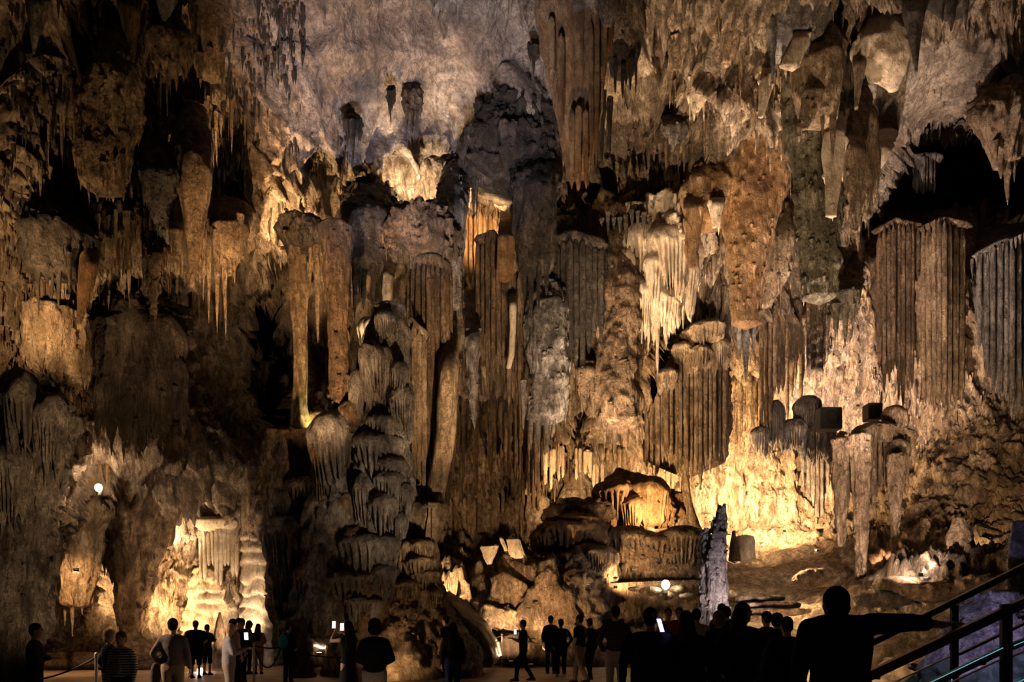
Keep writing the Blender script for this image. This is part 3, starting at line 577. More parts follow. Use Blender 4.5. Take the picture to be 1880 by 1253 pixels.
CURTAIN('stepped organ pipes glowing yellow, right of the centre', [(1184,770),(1240,665),(1290,650),(1335,640)], [(1184,845),(1240,875),(1290,880),(1335,830)], 17, 10, 'tan', d=30.0, jag=22, jt=8, bow=.3,
        body=[(640,1240,1330),(720,1212,1334),(800,1190,1332),(850,1200,1320)], bodykw=dict(kz=.4, ribs=20, rib=.1))
e = empty('flowstone', P(1288,610,29.6), 'small stepped fringed caps on top of the yellow organ pipes', 'flowstone')
for (x, y, wd, hh) in [(1292,612,84,50),(1256,642,44,40),(1322,640,40,60),(1285,650,60,40),(1225,690,44,40)]: TASSEL(x, y, wd, hh, 29.7, 'tan', e)
CURTAIN('bright yellow fringe of pipes over the centre hollow', [(998,826),(1050,815),(1110,835)], [(998,888),(1050,880),(1110,888)], 14, 9, 'cream', d=29.5, jag=14, jt=5, follow=.15)
CURTAIN('yellow and dark fringe of pipes left of the glowing wall', [(1110,830),(1180,815),(1255,850)], [(1110,885),(1180,900),(1255,895)], 18, 9, 'tan', d=31.0, jag=20, jt=6, follow=.15)
CURTAIN('long brown drip curtain on the wall right of the shield column', [(828,740),(900,715),(1000,780)], [(828,880),(900,850),(1000,930)], 20, 9, 'brown', d=31.5, jag=60, jt=26, follow=.15)
CURTAIN('lower yellow drip curtain behind the white slabs', [(815,925),(900,905),(1005,915)], [(815,1000),(900,985),(1005,960)], 22, 8, 'tan', d=32.0, jag=16, jt=10, follow=.15)
CLUSTER('orange-brown arch of lumps with a pale beak right of the centre', [(1310,360,417,17),(1275,380,440,18),(1330,390,445,16),(1292,390,425,14)], 'orange', [(310,1266,1332),(345,1257,1342),(385,1262,1338),(410,1272,1330)], d=26.8, rough=.14)
# ================================================================== upper right
FORM('pendant', 'brown pointed drapery at the top edge right of the black ragged one', 'pendant', [(-40,1190,1262),(0,1195,1250),(50,1198,1230),(100,1203,1212)], 'brown', d=24.4, flute=.2)
FORM('pendant', 'tan drapery with a torn pale edge at the top', 'pendant', [(-30,1275,1352),(0,1288,1346),(50,1298,1332),(88,1318,1325)], 'tan', d=24.0, flute=.22, kz=.6)
FORM('pendant', 'dark folded pendant with a pale pink tip at the top right', 'pendant', [(-20,1322,1388),(40,1328,1378),(90,1324,1350),(120,1322,1340)], 'tan', d=23.6, flute=.2)
CLUSTER('broad grey-brown folded drapery with a cream pocket at the top right', [(1465,70,126,26),(1440,60,122,16),(1482,60,110,22),(1418,40,150,24)], 'grey', [(-40,1390,1518),(0,1400,1512),(50,1405,1500),(85,1425,1490)], d=22.6, flute=.3, ff=1.0)
CLUSTER('cluster of curled pale draperies at the right of the vault', [(1408,110,210,16),(1398,140,232,12),(1490,100,180,24),(1510,120,260,20),(1478,160,240,18),(1530,150,300,22)], 'tan', [(80,1462,1545),(150,1470,1540),(220,1480,1532)], d=22.8, flute=.25, ff=1.1)
FORM('pendant', 'pinkish sack-shaped pendant on the right of the vault', 'pendant', [(40,1590,1665),(90,1574,1660),(130,1590,1654),(158,1628,1648),(166,1634,1645)], 'cream', d=23.5, flute=.2, kz=.7)
FORM(ST, 'curved pale stalactite beside the sack-shaped pendant', ST, [(80,1565,1600),(140,1568,1585),(200,1569,1575)], 'tan', d=23.3)
FORM(ST, 'single dark pointed stalactite against the pale sloping vault at the top right', ST, [(-30,1648,1710),(0,1657,1701),(60,1668,1691),(133,1680,1684)], 'dark', d=22.6)
CLUSTER('two dark points side by side at the top edge on the right', [(1746,-10,58,28),(1772,-10,56,16),(1730,-10,42,22)], 'dark', [(-50,1700,1800),(-10,1710,1790),(18,1728,1782)], d=22.5)
FORM('rock_mass', 'orange-brown fluted rock face hanging down on the right', 'rock', [(90,1335,1468),(250,1335,1452),(400,1340,1426),(500,1342,1402),(595,1348,1390)], 'orange', d=26.4, flute=.16, ff=1.3, rough=.09, kz=.5)
FORM('rock_mass', 'olive-grey hanging rock pillar with a cut-off foot, right of the middle', 'rock', [(110,1444,1545),(250,1450,1542),(400,1464,1542),(500,1470,1537),(548,1480,1530)], 'olive', d=24.6, flute=.14, rough=.12, kz=.6)
CURTAIN('tan pipes under the olive-grey hanging pillar', [(1476,535),(1498,530),(1520,538)], [(1488,690),(1500,700),(1512,680)], 4, 13, 'tan', d=25.2, jag=12, two=True, body=[(530,1474,1524),(600,1478,1518),(660,1484,1512)], bodykw=dict(ribs=6, rib=.2))
CLUSTER('tan folded drapery in front of the dark opening', [(1575,400,462,16),(1560,380,440,18),(1590,360,420,16),(1548,340,420,14)], 'tan', [(170,1540,1602),(260,1528,1598),(340,1538,1602),(400,1555,1592)], d=24.8, flute=.3, ff=1.1, kz=.6)
FORM('pendant', 'beak-shaped cream drapery at the left rim of the dark opening', 'pendant', [(240,1605,1648),(290,1585,1632),(330,1582,1602),(345,1588,1594)], 'cream', d=25.2, kz=.5)
CLUSTER('fluted stalactite group hanging at the right edge before the dark opening', [(1850,290,377,16),(1838,280,330,14),(1862,270,335,12),(1828,260,300,12)], 'tan', [(180,1790,1900),(250,1810,1874),(300,1828,1866)], d=26.0, flute=.2)
CURTAIN('faint fluted curtain inside the dark opening', [(1665,290),(1695,286),(1726,290)], [(1684,352),(1694,356),(1706,350)], 7, 8, 'grey', d=31.5, jag=6, jt=3)
CURTAIN('dim row of pipes at the back of the dark opening', [(1740,280),(1770,268),(1810,270)], [(1740,320),(1770,330),(1810,320)], 8, 8, 'dark', d=33.0, jag=10, jt=3, follow=.15)
CURTAIN('left organ-pipe shield on the right side of the hall', [(1600,425),(1640,405),(1690,415)], [(1622,700),(1650,720),(1686,690)], 9, 10, 'brown', d=30.5, jag=40, jt=6, body=[(400,1592,1694),(420,1594,1692),(500,1606,1688),(640,1618,1684)], bodykw=dict(ribs=14, rib=.2, kz=.5), lipk=.42)
CURTAIN('large central organ-pipe shield on the right side of the hall', [(1688,420),(1730,402),(1782,415)], [(1692,745),(1725,755),(1756,745)], 8, 11, 'tan', d=29.5, jag=10, jt=4, bow=.8, body=[(398,1684,1786),(415,1684,1782),(550,1688,1768),(720,1696,1752)], bodykw=dict(ribs=14, rib=.2, kz=.5), lipk=.42)
CURTAIN('dark grey organ-pipe shield at the right edge', [(1785,470),(1830,445),(1900,430)], [(1800,640),(1840,750),(1900,720)], 9, 11, 'grey', d=28.5, jag=40, jt=6, body=[(430,1784,1910),(480,1788,1905),(600,1806,1900),(690,1820,1890)], bodykw=dict(ribs=14, rib=.2, kz=.5), lipk=.42)
CLUSTER('fringe of small points on the lip over the dark grey shield', [(1785+i*8, 476-i*4, 500-i*4+rnd.uniform(-8,14), 6) for i in range(13)], 'grey', d=28.0)
CLUSTER('dark grey rough stalactite at the right of the yellow organ pipes', [(1370,600,702,16),(1358,600,660,16),(1382,590,650,14)], 'grey', [(430,1338,1394),(520,1344,1388),(610,1350,1386)], d=28.6, rough=.1, flute=.2)
CURTAIN('slim brown pipes right of the dark grey stalactite', [(1395,590),(1430,560),(1474,550)], [(1395,800),(1430,760),(1472,700)], 10, 10, 'tan', d=31.0, jag=48, jt=10, follow=.15)
CURTAIN('pale pipe row low on the right wall', [(1330,700),(1365,690),(1410,700)], [(1330,800),(1365,830),(1410,790)], 9, 9, 'tan', d=32.0, jag=30, jt=10, follow=.15)
CLUSTER('dark points under the vault in front of the pink back wall', [(1535,560,620,16),(1552,560,636,14),(1566,560,600,12)], 'olive', [(520,1525,1580),(560,1530,1575),(580,1534,1570)], d=32, rough=.12)
CURTAIN('lilac-grey fringe of pipes on the lower right wall', [(1470,815),(1505,800),(1560,805)], [(1470,900),(1505,950),(1558,930)], 10, 9, 'grey', d=32.5, jag=36, jt=12, follow=.15)
FORM(ST, 'very long pale stalactite column reaching down behind the man at the stairs', ST, [(800,1562,1600),(850,1567,1597),(950,1570,1592),(1040,1573,1588),(1100,1574,1590),(1140,1568,1602)], 'tan', d=28.5, lean=False, ribs=8, rib=.3, rough=.1, drips=.4)
FORM(ST, 'long pale stalactite left of the very long one on the lower right', ST, [(808,1530,1562),(900,1534,1557),(1003,1538,1547)], 'tan', d=29.0, lean=False, ribs=7, rib=.3, rough=.09, drips=.4)
FORM(ST, 'long pale stalactite right of the very long one on the lower right', ST, [(835,1632,1662),(880,1632,1658),(950,1635,1652),(1014,1639,1646)], 'tan', d=29.2, lean=False, ribs=7, rib=.3, rough=.09, drips=.4)
CURTAIN('pale pipes crowding around the long stalactites on the lower right', [(1590,790),(1630,775),(1680,800)], [(1590,930),(1630,900),(1680,880)], 9, 9, 'tan', d=30.0, jag=36, jt=10)
e = empty('flowstone', P(1620,790,29.6), 'rounded flowstone pillows above the long stalactites on the lower right', 'flowstone')
for (x, y, wd, hh) in [(1640,762,46,50),(1606,790,66,40),(1650,826,46,60),(1580,802,34,60),(1546,812,28,60)]: TASSEL(x, y, wd, hh, 30.0, 'tan', e)
e = empty('flowstone', P(1440,765,32.5), 'grey flowstone pillows with fringes above the lilac-grey pipes', 'flowstone')
for (x, y, wd, hh) in [(1425,762,36,80),(1480,748,50,60),(1455,790,50,60),(1500,800,60,60),(1395,800,40,50)]: TASSEL(x, y, wd, hh, 32.5, 'grey', e)
CURTAIN('yellow fringe of tiny pipes on the far right wall', [(1700,900),(1780,880),(1880,885)], [(1700,930),(1780,925),(1880,940)], 22, 8, 'tan', d=31.0, jag=12, jt=5, follow=.15)
SHEETS = [([(40,1468,1492),(80,1448,1488),(122,1434,1474)], 22.0, 'cream', 'curled cream sheet of calcite under the broad grey-brown folds'),
  ([(100,1404,1421),(150,1397,1418),(216,1393,1400)], 22.4, 'cream', 'narrow pale sheet of calcite left of the curled cream sheet'),
  ([(125,1488,1522),(190,1477,1506),(237,1464,1480)], 22.2, 'tan', 'slanting grey sheet of calcite below the curled cream sheet'),
  ([(160,1530,1541),(230,1517,1549),(300,1514,1546),(398,1519,1532)], 23.4, 'cream', 'long ragged cream sheet left of the dark opening'),
  ([(195,1556,1568),(280,1552,1590),(360,1556,1588),(425,1564,1574)], 23.8, 'tan', 'folded tan sheet nearest to the rim of the dark opening'),
  ([(370,1448,1464),(430,1410,1463),(500,1396,1446),(562,1394,1414)], 27.2, 'tan', 'pinkish broad sheet of calcite above the slim brown pipes'),
  ([(320,1266,1300),(380,1260,1292),(440,1262,1284),(492,1266,1274)], 26.0, 'orange', 'orange curved leg of the arch of lumps'),
  ([(350,1306,1332),(385,1304,1326),(418,1308,1314)], 25.6, 'cream', 'white beak-shaped sheet beside the orange arch'),
  ([(40,1240,1282),(80,1232,1262),(128,1236,1244)], 24.0, 'tan', 'tan sheet of calcite hanging right of the black ragged drapery'),
  ([(120,1270,1310),(170,1264,1300),(205,1272,1282)], 25.6, 'cream', 'pale lump of calcite on the lit vault right of the brown drapery'),
  ([(215,1218,1262),(245,1215,1266),(262,1225,1250)], 27.0, 'grey', 'lilac-grey lump of rock on the lit vault'),
  ([(90,1196,1226),(120,1200,1222),(150,1206,1212)], 25.0, 'brown', 'small brown stalactite trio on the lit vault')]
for rw, dd_, mt, lb in SHEETS: FORM('calcite_sheet', lb, 'drapery', rw, mt, d=dd_, kz=.3, flute=.28, ff=1.6, rough=.07, drips=.25)
CLUSTER('hanging fringe of stalactites on the lit vault ledge right of the centre', [(1190+i*11, 265+rnd.uniform(-6,6), 300+rnd.uniform(-10,20), 8) for i in range(8)], 'brown', d=27.2)
CLUSTER('dark dripping ledge above the rough brown hanging rock', [(1105+i*11, 395+rnd.uniform(-8,8), 425+rnd.uniform(-10,30), 10) for i in range(9)], 'dark', d=26.8)
# ================================================================== low right
FORM('stalagmite', 'broad tiered stalagmite on the ledge at the right', 'stalagmite', [(952,1752,1768),(975,1745,1777),(1015,1738,1788),(1048,1730,1796)], 'tan', d=26.0, stand=True, tier=.12, per=.35, flute=.12)
FORM('dripstone_shaft', 'violet-lit ringed stalagmite at the right edge', 'stalagmite', [(958,1860,1884),(985,1856,1890),(1060,1852,1898),(1130,1846,1905),(1180,1840,1915)], 'grey', d=15.0, stand=True, tier=.14, per=.35, flute=.12)
FORM('flowstone', 'pale violet-lit flowstone mound behind the stair railing', 'flowstone', [(1090,1790,1870),(1120,1770,1890),(1180,1740,1920),(1260,1700,1960)], 'grey', d=14.0, stand=True, tier=.14, per=.5, rough=.1)
FORM('stalagmite', 'tall knobbly grey twin stalagmite in front of the glowing wall', 'stalagmite', [(930,1319,1332),(960,1311,1333),(1000,1303,1331),(1050,1299,1331),(1100,1300,1336),(1150,1296,1340)], 'grey', d=22.0, stand=True, tier=.2, per=.35, rough=.12)
FORM('stalagmite', 'shorter knobbly stalagmite leaning on the tall twin', 'stalagmite', [(973,1290,1303),(1010,1288,1308),(1050,1290,1310),(1150,1282,1314)], 'grey', d=22.2, stand=True, tier=.2, per=.3, rough=.12)
FORM('stalagmite', 'smooth ringed cone stalagmite under the yellow organ pipes', 'stalagmite', [(855,1252,1262),(920,1250,1269),(955,1243,1280),(985,1228,1290),(1015,1212,1300)], 'tan', d=31.0, stand=True, tier=.06, per=.4, rough=.04)
FORM('flowstone', 'small pale drum-shaped pedestal by the bright wall', 'flowstone', [(985,1355,1380),(992,1352,1384),(1028,1352,1386)], 'cream', d=31.0, stand=True, ribs=12, rib=.1)
FORM('stalagmite', 'small dark pointed stalagmite left of the drum-shaped pedestal', 'stalagmite', [(975,1345,1349),(1000,1341,1354),(1030,1338,1358)], 'brown', d=30.6, stand=True)
def PILE(label, parts, body, mat, cat='flowstone', name='flowstone_bank'):
    x, y, wd, hh, d = body; e = empty(name, P(x, y+hh/2, d), label, cat)
    BOULDER(None, x, y, wd, hh, d, mat, .6, .26, flute=.35, name='rock_core', parent=e)
    for (a, b_, w_, h_, off) in parts: TASSEL(a, b_, w_, h_, d-off, mat, e)
PILE('large orange flowstone boulder with drip fringe, centre', [(1038,978,120,62,.5),(1000,985,60,50,.7),(1075,975,70,70,.6),(1050,955,110,20,.2)], (1045,985,140,80,28.6), 'orange')
PILE('round tan boulder in front of the orange flowstone', [(1100,1020,60,50,.6),(1050,1028,70,40,.6)], (1078,1040,120,76,27.4), 'tan')
PILE('orange lumpy flowstone under the yellow fringe', [(1125,905,100,70,.6),(1190,905,90,90,.7),(1165,930,60,60,.9),(1115,950,50,70,.7),(1220,930,50,60,.4)], (1165,925,160,100,31.2), 'orange')
PILE('brown flowstone bank beside the cone stalagmite', [(1150,990,90,70,.6),(1200,1000,100,60,.6),(1255,990,110,70,.8),(1245,1020,80,40,.8),(1290,1000,60,50,.4)], (1200,1025,200,90,29.2), 'brown')
BOULDER('dark sloping boulder over the orange flowstone', 1070, 945, 150, 56, 30.5, 'brown', .8, .26)
BOULDER('small white knob in the dark hollow at the centre', 1030, 930, 16, 26, 30.0, 'cream', .8, .3, sub=3)
BOULDER('smooth pale rock face below the white slabs', 922, 1074, 110, 112, 26.2, 'tan', .5, .2, fq=1.3, sq=.25)
BOULDER('ochre rock slope right of the smooth pale rock face', 1000, 1120, 190, 170, 26.1, 'brown', .45, .36, fq=1.5, sq=.2)
BOULDER('dark rock bank behind the far stair railing', 1700, 1232, 170, 70, 19.5, 'brown', .5, .3, fq=1.4)
BOULDER('pale rock under the lamp niche right of the sloping wedge', 905, 1126, 84, 60, 25.4, 'tan', .6, .5, fq=2.2)
BOULDER('dark boulder at the end of the rope path', 950, 1195, 70, 60, 25.2, 'brown', .7, .3, sub=4)
SLAB('angular white slab lying on its side, leftmost of the broken slabs', [(880,1002),(912,1000),(908,1018),(896,1040),(888,1030)], 24.8, .7)
SLAB('thin white slab standing on edge between the broken slabs', [(915,986),(922,988),(932,1014),(926,1016)], 24.8, .6)
SLAB('upright broken white slab, largest of the three', [(929,988),(952,988),(962,1022),(950,1028),(934,1022)], 24.9, .7)
SLAB('long flat terrace edge lit from the path lamp', [(1060,1074),(1290,1064),(1300,1130),(1060,1140)], 26.8, 4.0, 'brown')
for i, (x, y, ww, hh) in enumerate([(1195,1086,44,18),(1245,1082,34,16),(1222,1094,26,16),(1165,1082,30,12),(1262,1094,30,14)]):
    BOULDER('angular lit stone on the terrace, ' + ['left of the glaring lamp','right of the glaring lamp','just below the glaring lamp','farthest left in the lamplight','lowest at the right of the lamplight'][i], x, y, ww, hh, 26.0, 'tan', .8, .22, sub=3, name='stone', cat='stone')
for (x, y, ww, hh, dd_, mt, lb) in [(1650,1078,90,34,23.5,'brown','dark crusted rim of the pool below the long stalactites'),(1720,1086,130,36,22.8,'brown','longest dark rim of the pool below the shields'),(1815,1080,120,42,22.0,'brown','dark rim of the pool at the right edge'),
        (1500,1062,80,30,25.4,'tan','crusted grey lip of rock under the long stalactites'),(1620,1100,90,30,23.4,'dark','low crusted ledge between the long stalactite and the pool rim'),(1800,1046,60,26,24.5,'tan','small pale mound at the foot of the broad tiered stalagmite')]:
    BOULDER(lb, x, y, ww, hh, dd_, mt, .5, .34, fq=1.7, name='pool_rim', cat='rock')
for i, (x, y, ww) in enumerate([(1395,1100,80),(1408,1112,100),(1420,1124,110),(1380,1136,90)]):
    BOULDER('worn rounded step of rock on the slope, ' + ['topmost','second from the top','third from the top','lowest'][i], x, y, ww, 15, 22.8-i*.3, 'tan', .6, .22, fq=2, sub=4, name='rock_step', cat='rock step', sq=.35)
# ================================================================== crusts of tiny points nobody could count
def CRUST(label, rects, mat, seed):
    r = np.random.RandomState(seed); V = []; Fc = []
    for (x0, y0, x1, y1, n, lmin, lmax, wpx) in rects:
        for i in range(n):
            px = r.uniform(x0, x1); py = r.uniform(y0, y1); d = SH(px, py)-.05
            ln = (lmin+(lmax-lmin)*r.rand()**2)/F*d; rad = wpx*r.uniform(.6, 1.3)/2/F*d; c = P(px, py, d); b = len(V)
            a0 = r.uniform(0, 6); s = 5
            for k, (t, q) in enumerate(((0, 1.0), (.35, .75), (.75, .38))):
                for j in range(s):
                    a = a0+j*6.2832/s; rr = rad*q*r.uniform(.8, 1.2)
                    V.append((c.x+rr*math.cos(a), c.y+rr*math.sin(a), c.z+rad-ln*t))
            V.append((c.x+r.uniform(-.3,.3)*rad, c.y, c.z-ln))
            for k in range(2):
                for j in range(s): Fc.append((b+k*s+j, b+(k+1)*s+j, b+(k+1)*s+(j+1) % s, b+k*s+(j+1) % s))
            for j in range(s): Fc.append((b+2*s+j, b+3*s, b+2*s+(j+1) % s))
    o = mesh_obj('stalactite_crust', V, Fc, mat); return tag(o, label, 'crust', kind='stuff')
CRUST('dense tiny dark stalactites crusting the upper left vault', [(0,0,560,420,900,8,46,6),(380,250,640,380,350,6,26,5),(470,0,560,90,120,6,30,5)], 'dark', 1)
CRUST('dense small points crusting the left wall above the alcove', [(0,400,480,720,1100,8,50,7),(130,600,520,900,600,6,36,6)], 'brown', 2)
CRUST('small points crusting the middle wall', [(830,330,1330,640,800,8,50,7),(820,640,1180,900,600,8,48,6)], 'brown', 3)
CRUST('small points crusting the right side of the vault', [(1130,0,1560,420,700,8,44,8),(1560,0,1880,60,60,8,40,8),(1700,150,1880,260,100,6,30,6)], 'tan', 4)
CRUST('cream points crusting the lit right-hand wall', [(1240,640,1880,960,900,4,22,4),(1500,540,1640,740,120,4,20,4)], 'shell', 5)
CRUST('fine drips fringing the lit alcove on the left', [(180,880,520,1120,350,6,30,5),(0,800,180,1150,250,8,40,6)], 'tan', 6)
CRUST('longer pale stalactites scattered over the upper left vault', [(60,140,450,600,170,25,95,8),(60,380,450,560,60,40,130,10)], 'tan', 11)
CRUST('longer brown stalactites scattered over the middle of the hall', [(850,380,1190,700,130,25,95,8)], 'brown', 12)
CRUST('longer tan stalactites scattered over the right-hand vault', [(1130,60,1600,560,150,22,80,9)], 'tan', 13)
# ================================================================== lamps of the show lighting, with unseen fill lights added
M['lamp_body'] = plain('lamp_housing', (.03,.03,.03), .5, .3)
_lens = {}
def lens_mat(c, s):
    k = (c, s)
    if k not in _lens: _lens[k] = plain('lamp_lens', (.8,.8,.8), .2, emit=c, es=s)
    return _lens[k]
WARM = (1.0,.60,.27); WW = (1.0,.68,.39); PINK = (1.0,.71,.53); COOL = (.90,.84,1.0); YEL = (1.0,.76,.28)
def LAMP(label, pos, aim, watts, col=WARM, angle=110, blend=.8, size=.08, es=1.5, rad=.08):
    p = P(*pos); a = P(*aim); v = (a-p).normalized(); q = v.to_track_quat('-Z', 'Y')
    e = empty('floodlight', p, label, 'lamp'); e.rotation_mode = 'QUATERNION'; e.rotation_quaternion = q
    bm = bmesh.new(); bmesh.ops.create_cube(bm, size=1); bmesh.ops.scale(bm, verts=bm.verts, vec=(size*2, size*1.5, size*.8))
    for vv in bm.verts:
        if vv.co.z > 0: vv.co.x *= .7; vv.co.y *= .7
    bmesh.ops.bevel(bm, geom=bm.edges[:], offset=size*.1, segments=2, affect='EDGES'); bmesh.ops.translate(bm, verts=bm.verts, vec=(0,0,size*.4))
    bm_obj('housing', bm, 'lamp_body', parent=e)
    bm = bmesh.new(); bmesh.ops.create_cube(bm, size=1); bmesh.ops.scale(bm, verts=bm.verts, vec=(size*1.7, size*1.25, size*.06))
    bm_obj('lens', bm, lens_mat(col, es), (0,0,-size*.03), e)
    bm = bmesh.new()
    for s in (-1, 1):
        r = bmesh.ops.create_cube(bm, size=1); bmesh.ops.scale(bm, verts=r['verts'], vec=(size*.08, size*.2, size*1.4)); bmesh.ops.translate(bm, verts=r['verts'], vec=(s*size*1.08, 0, size*.7))
    r = bmesh.ops.create_cube(bm, size=1); bmesh.ops.scale(bm, verts=r['verts'], vec=(size*2.24, size*.2, size*.08)); bmesh.ops.translate(bm, verts=r['verts'], vec=(0, 0, size*1.4))
    bm_obj('bracket', bm, 'lamp_body', parent=e)
    l = bpy.data.lights.new('lamp_beam', 'SPOT'); l.energy = watts; l.color = col; l.spot_size = math.radians(angle); l.spot_blend = blend; l.shadow_soft_size = rad
    lo = bpy.data.objects.new('lamp_beam', l); COL.objects.link(lo); lo.parent = e; lo.location = (0, 0, -size*.12-.02)
    return e
def BULB(label, pos, watts, col=WW, r=.10, es=60, name='bulb_lamp'):
    p = P(*pos); e = empty(name, p, label, 'lamp')
    bm = bmesh.new(); bmesh.ops.create_uvsphere(bm, u_segments=16, v_segments=10, radius=r); bmesh.ops.scale(bm, verts=bm.verts, vec=(1,1,1.15)); bm_obj('bulb', bm, lens_mat(col, es), (0,0,0), e, True)
    bm = bmesh.new(); bmesh.ops.create_cone(bm, segments=14, radius1=r*.75, radius2=r*.55, depth=r*1.4, cap_ends=True); bm_obj('socket', bm, 'lamp_body', (0, r*.8, -r*1.5), e)
    l = bpy.data.lights.new('lamp_glow', 'POINT'); l.energy = watts; l.color = col; l.shadow_soft_size = r*1.15
    lo = bpy.data.objects.new('lamp_glow', l); COL.objects.link(lo); lo.parent = e
    return e
BULB('glaring bare lamp among the icicles at the left', (181,896,20.6), 650, WW, .10, 120)
LAMP('small lamp clipped to the dark pillar at the left', (140,1048,20.8), (133,1130,22.4), 380, (1,.56,.24), 140, es=60)
LAMP('floodlight hidden behind the trunk-like pendant', (243,1140,26.3), (290,1000,28.6), 1500, WARM, 165)
LAMP('floodlight at the foot of the alcove wall', (440,1222,24.0), (400,980,27.0), 1300, WW, 80)
LAMP('floodlight behind the dark bank in the alcove', (330,1215,25.6), (320,980,28.8), 1500, WARM, 120)
LAMP('floodlight in the alcove turned at the pale drips', (310,1010,25.9), (385,930,27.4), 350, WW, 130)
BULB('low pinkish path light on the floor behind the visitors', (367,1232,22.6), 160, (1,.82,.78), .09, 60)
LAMP('yellow floodlight at the foot of the slim column', (570,806,21.8), (562,740,23.2), 420, YEL, 150)
LAMP('yellow floodlight turned towards the back of the slim column', (588,800,22.9), (590,700,24.5), 300, YEL, 140)
LAMP('floodlight behind the knob of the great column', (702,648,23.2), (690,590,24.4), 420, WW, 150)
LAMP('floodlight in the bright pocket above the shield column', (772,395,26.6), (772,335,28.3), 1500, WW, 150)
LAMP('floodlight in the bright pocket beside the grey pillar', (900,425,27.6), (900,360,29.3), 1500, WARM, 150)
LAMP('floodlight lighting the vault left of the smooth column', (520,455,24.2), (560,375,26.0), 1700, WARM, 140)
LAMP('floodlight beyond the left edge', (-60,570,14.4), (25,480,18.2), 1500, WARM, 90)
LAMP('floodlight in the gap behind the great column', (812,1070,27.0), (814,990,34.0), 1600, WARM, 150)
LAMP('glaring floodlight at the path behind the sloping wedge', (914,1205,23.4), (885,1150,22.8), 450, WW, 150, es=40)
LAMP('small floodlight in the niche at the foot of the great column', (586,1200,21.2), (586,1150,21.6), 120, WW, 150, es=40)
BULB('glaring bulb on the lit terrace', (1222,1074,25.6), 300, (1,.86,.6), .15, 60)
LAMP('floodlight lighting the slope before the bright wall', (1352,1030,27.4), (1360,1060,28.0), 300, WW, 130)
LAMP('left floodlight under the glowing wall', (1300,1000,32.5), (1330,850,38.5), 16000, WARM, 130)
LAMP('right floodlight under the glowing wall', (1440,975,34.5), (1420,880,38.5), 11000, WARM, 140)
LAMP('floodlight lighting the pink back wall', (1575,745,34.0), (1575,620,39.0), 7500, PINK, 140)
LAMP('floodlight lighting the far right wall', (1800,1010,25.5), (1740,770,37.5), 17000, PINK, 110)
LAMP('floodlight low on the far right wall', (1830,1000,26.0), (1830,870,33.0), 1800, WARM, 120)
LAMP('reddish floodlight in the cavity behind the long stalactites', (1640,1035,29.6), (1620,990,35.0), 5000, (1,.45,.22), 140)
LAMP('small floodlight turned at the broad tiered stalagmite', (1705,1052,24.6), (1765,1000,26.0), 260, PINK, 120)
LAMP('cool fill light added out of view, turned up at the pale vault', (780,1340,9.0), (770,50,23.0), 19000, COOL, 32, .7)  # added fill below the view, no such lamp seen; brightens the vault
LAMP('warm fill light added out of view, turned up at the vault left of the beam', (480,1268,14.0), (540,290,24.0), 19000, (1,.56,.24), 36)  # unseen warm fill, put in to brighten this part of the vault
LAMP('floodlight turned up at the sloping vault on the right', (1500,1010,25.0), (1690,160,26.0), 15000, PINK, 80)
LAMP('floodlight turned up at the cream drapery', (1130,1060,25.5), (1220,480,28.0), 5500, WW, 55)
LAMP('floodlight turned up at the vault right of the brown drapery', (1080,1075,24.5), (1230,200,28.5), 14000, WW, 50)
LAMP('violet floodlight at the stair', (1800,1215,11.5), (1875,1020,15.0), 260, (.62,.52,1.0), 120)
LAMP('violet-white floodlight turned at the twin stalagmite', (1362,1150,20.0), (1314,1040,22.0), 500, (1,.80,.85), 110)
LAMP('floodlight under the bright yellow fringe', (1070,925,32.5), (1070,845,36.0), 1800, WARM, 150)
LAMP('floodlight under the dark fringe', (1215,975,31.0), (1200,850,37.5), 1600, WARM, 150)
LAMP('floodlight turned at the orange flowstone and the organ pipes', (1205,968,28.4), (1190,850,31.5), 1500, WARM, 150)
LAMP('fill light added out of view, turned up at the upper left vault', (330,1268,14.0), (240,360,18.0), 2200, WARM, 56)  # general fill added below the view for the left vault
LAMP('fill light added out of view, turned up at the left wall', (220,1268,14.0), (90,560,18.5), 1100, WARM, 56)  # another unseen fill, added for the left wall
LAMP('fill light added out of view, turned up at the great column', (1000,1262,15.0), (690,830,21.4), 2300, WW, 40)  # added below the view to light the column; source not seen
LAMP('fill light added out of view, turned up at the shield column', (1010,1262,15.0), (795,700,22.4), 6500, WARM, 24)  # extra unseen fill from nearly the same spot, brightens the shield column
LAMP('fill light added out of view, turned up at the central hanging masses', (1040,1268,14.0), (1040,480,27.0), 14000, WW, 50)  # general fill added below the view for the central masses
LAMP('floodlight on the rocks turned at the brown drip curtain', (985,985,28.6), (890,860,34.0), 2500, WARM, 130)
LAMP('floodlight low on the path turned at the white slabs', (938,1216,23.4), (918,1050,26.4), 800, WW, 100)
LAMP('floodlight on the path turned at the orange boulders', (975,1222,22.0), (1030,1010,26.5), 1900, WARM, 90)
LAMP('added fill light on the terrace turned at the brown flowstone bank', (1130,1078,26.2), (1200,990,29.0), 700, WARM, 130)  # extra fill added because the bank stayed dark; no lamp seen here
LAMP('floodlight beyond the left edge turned over the path', (-120,1000,11.5), (330,1215,13.0), 1700, PINK, 44)
LAMP('floodlight on the pool rim turned at the long stalactites', (1690,1056,21.8), (1590,930,29.2), 3200, PINK, 80)
LAMP('floodlight on the pool lip turned at the shields', (1700,1062,24.0), (1720,600,29.5), 2600, WW, 60)
LAMP('fill light added in mid-air over the worn slope', (1400,1000,27.0), (1480,1090,25.0), 2600, WARM, 120)  # added wash hanging free of the rock, brightens the slope
LAMP('fill light added on the landing, turned up at the curled sheets', (1570,1250,16.2), (1490,210,23.5), 13000, WW, 38)  # fill added in front of the sheets, which stayed dark without it
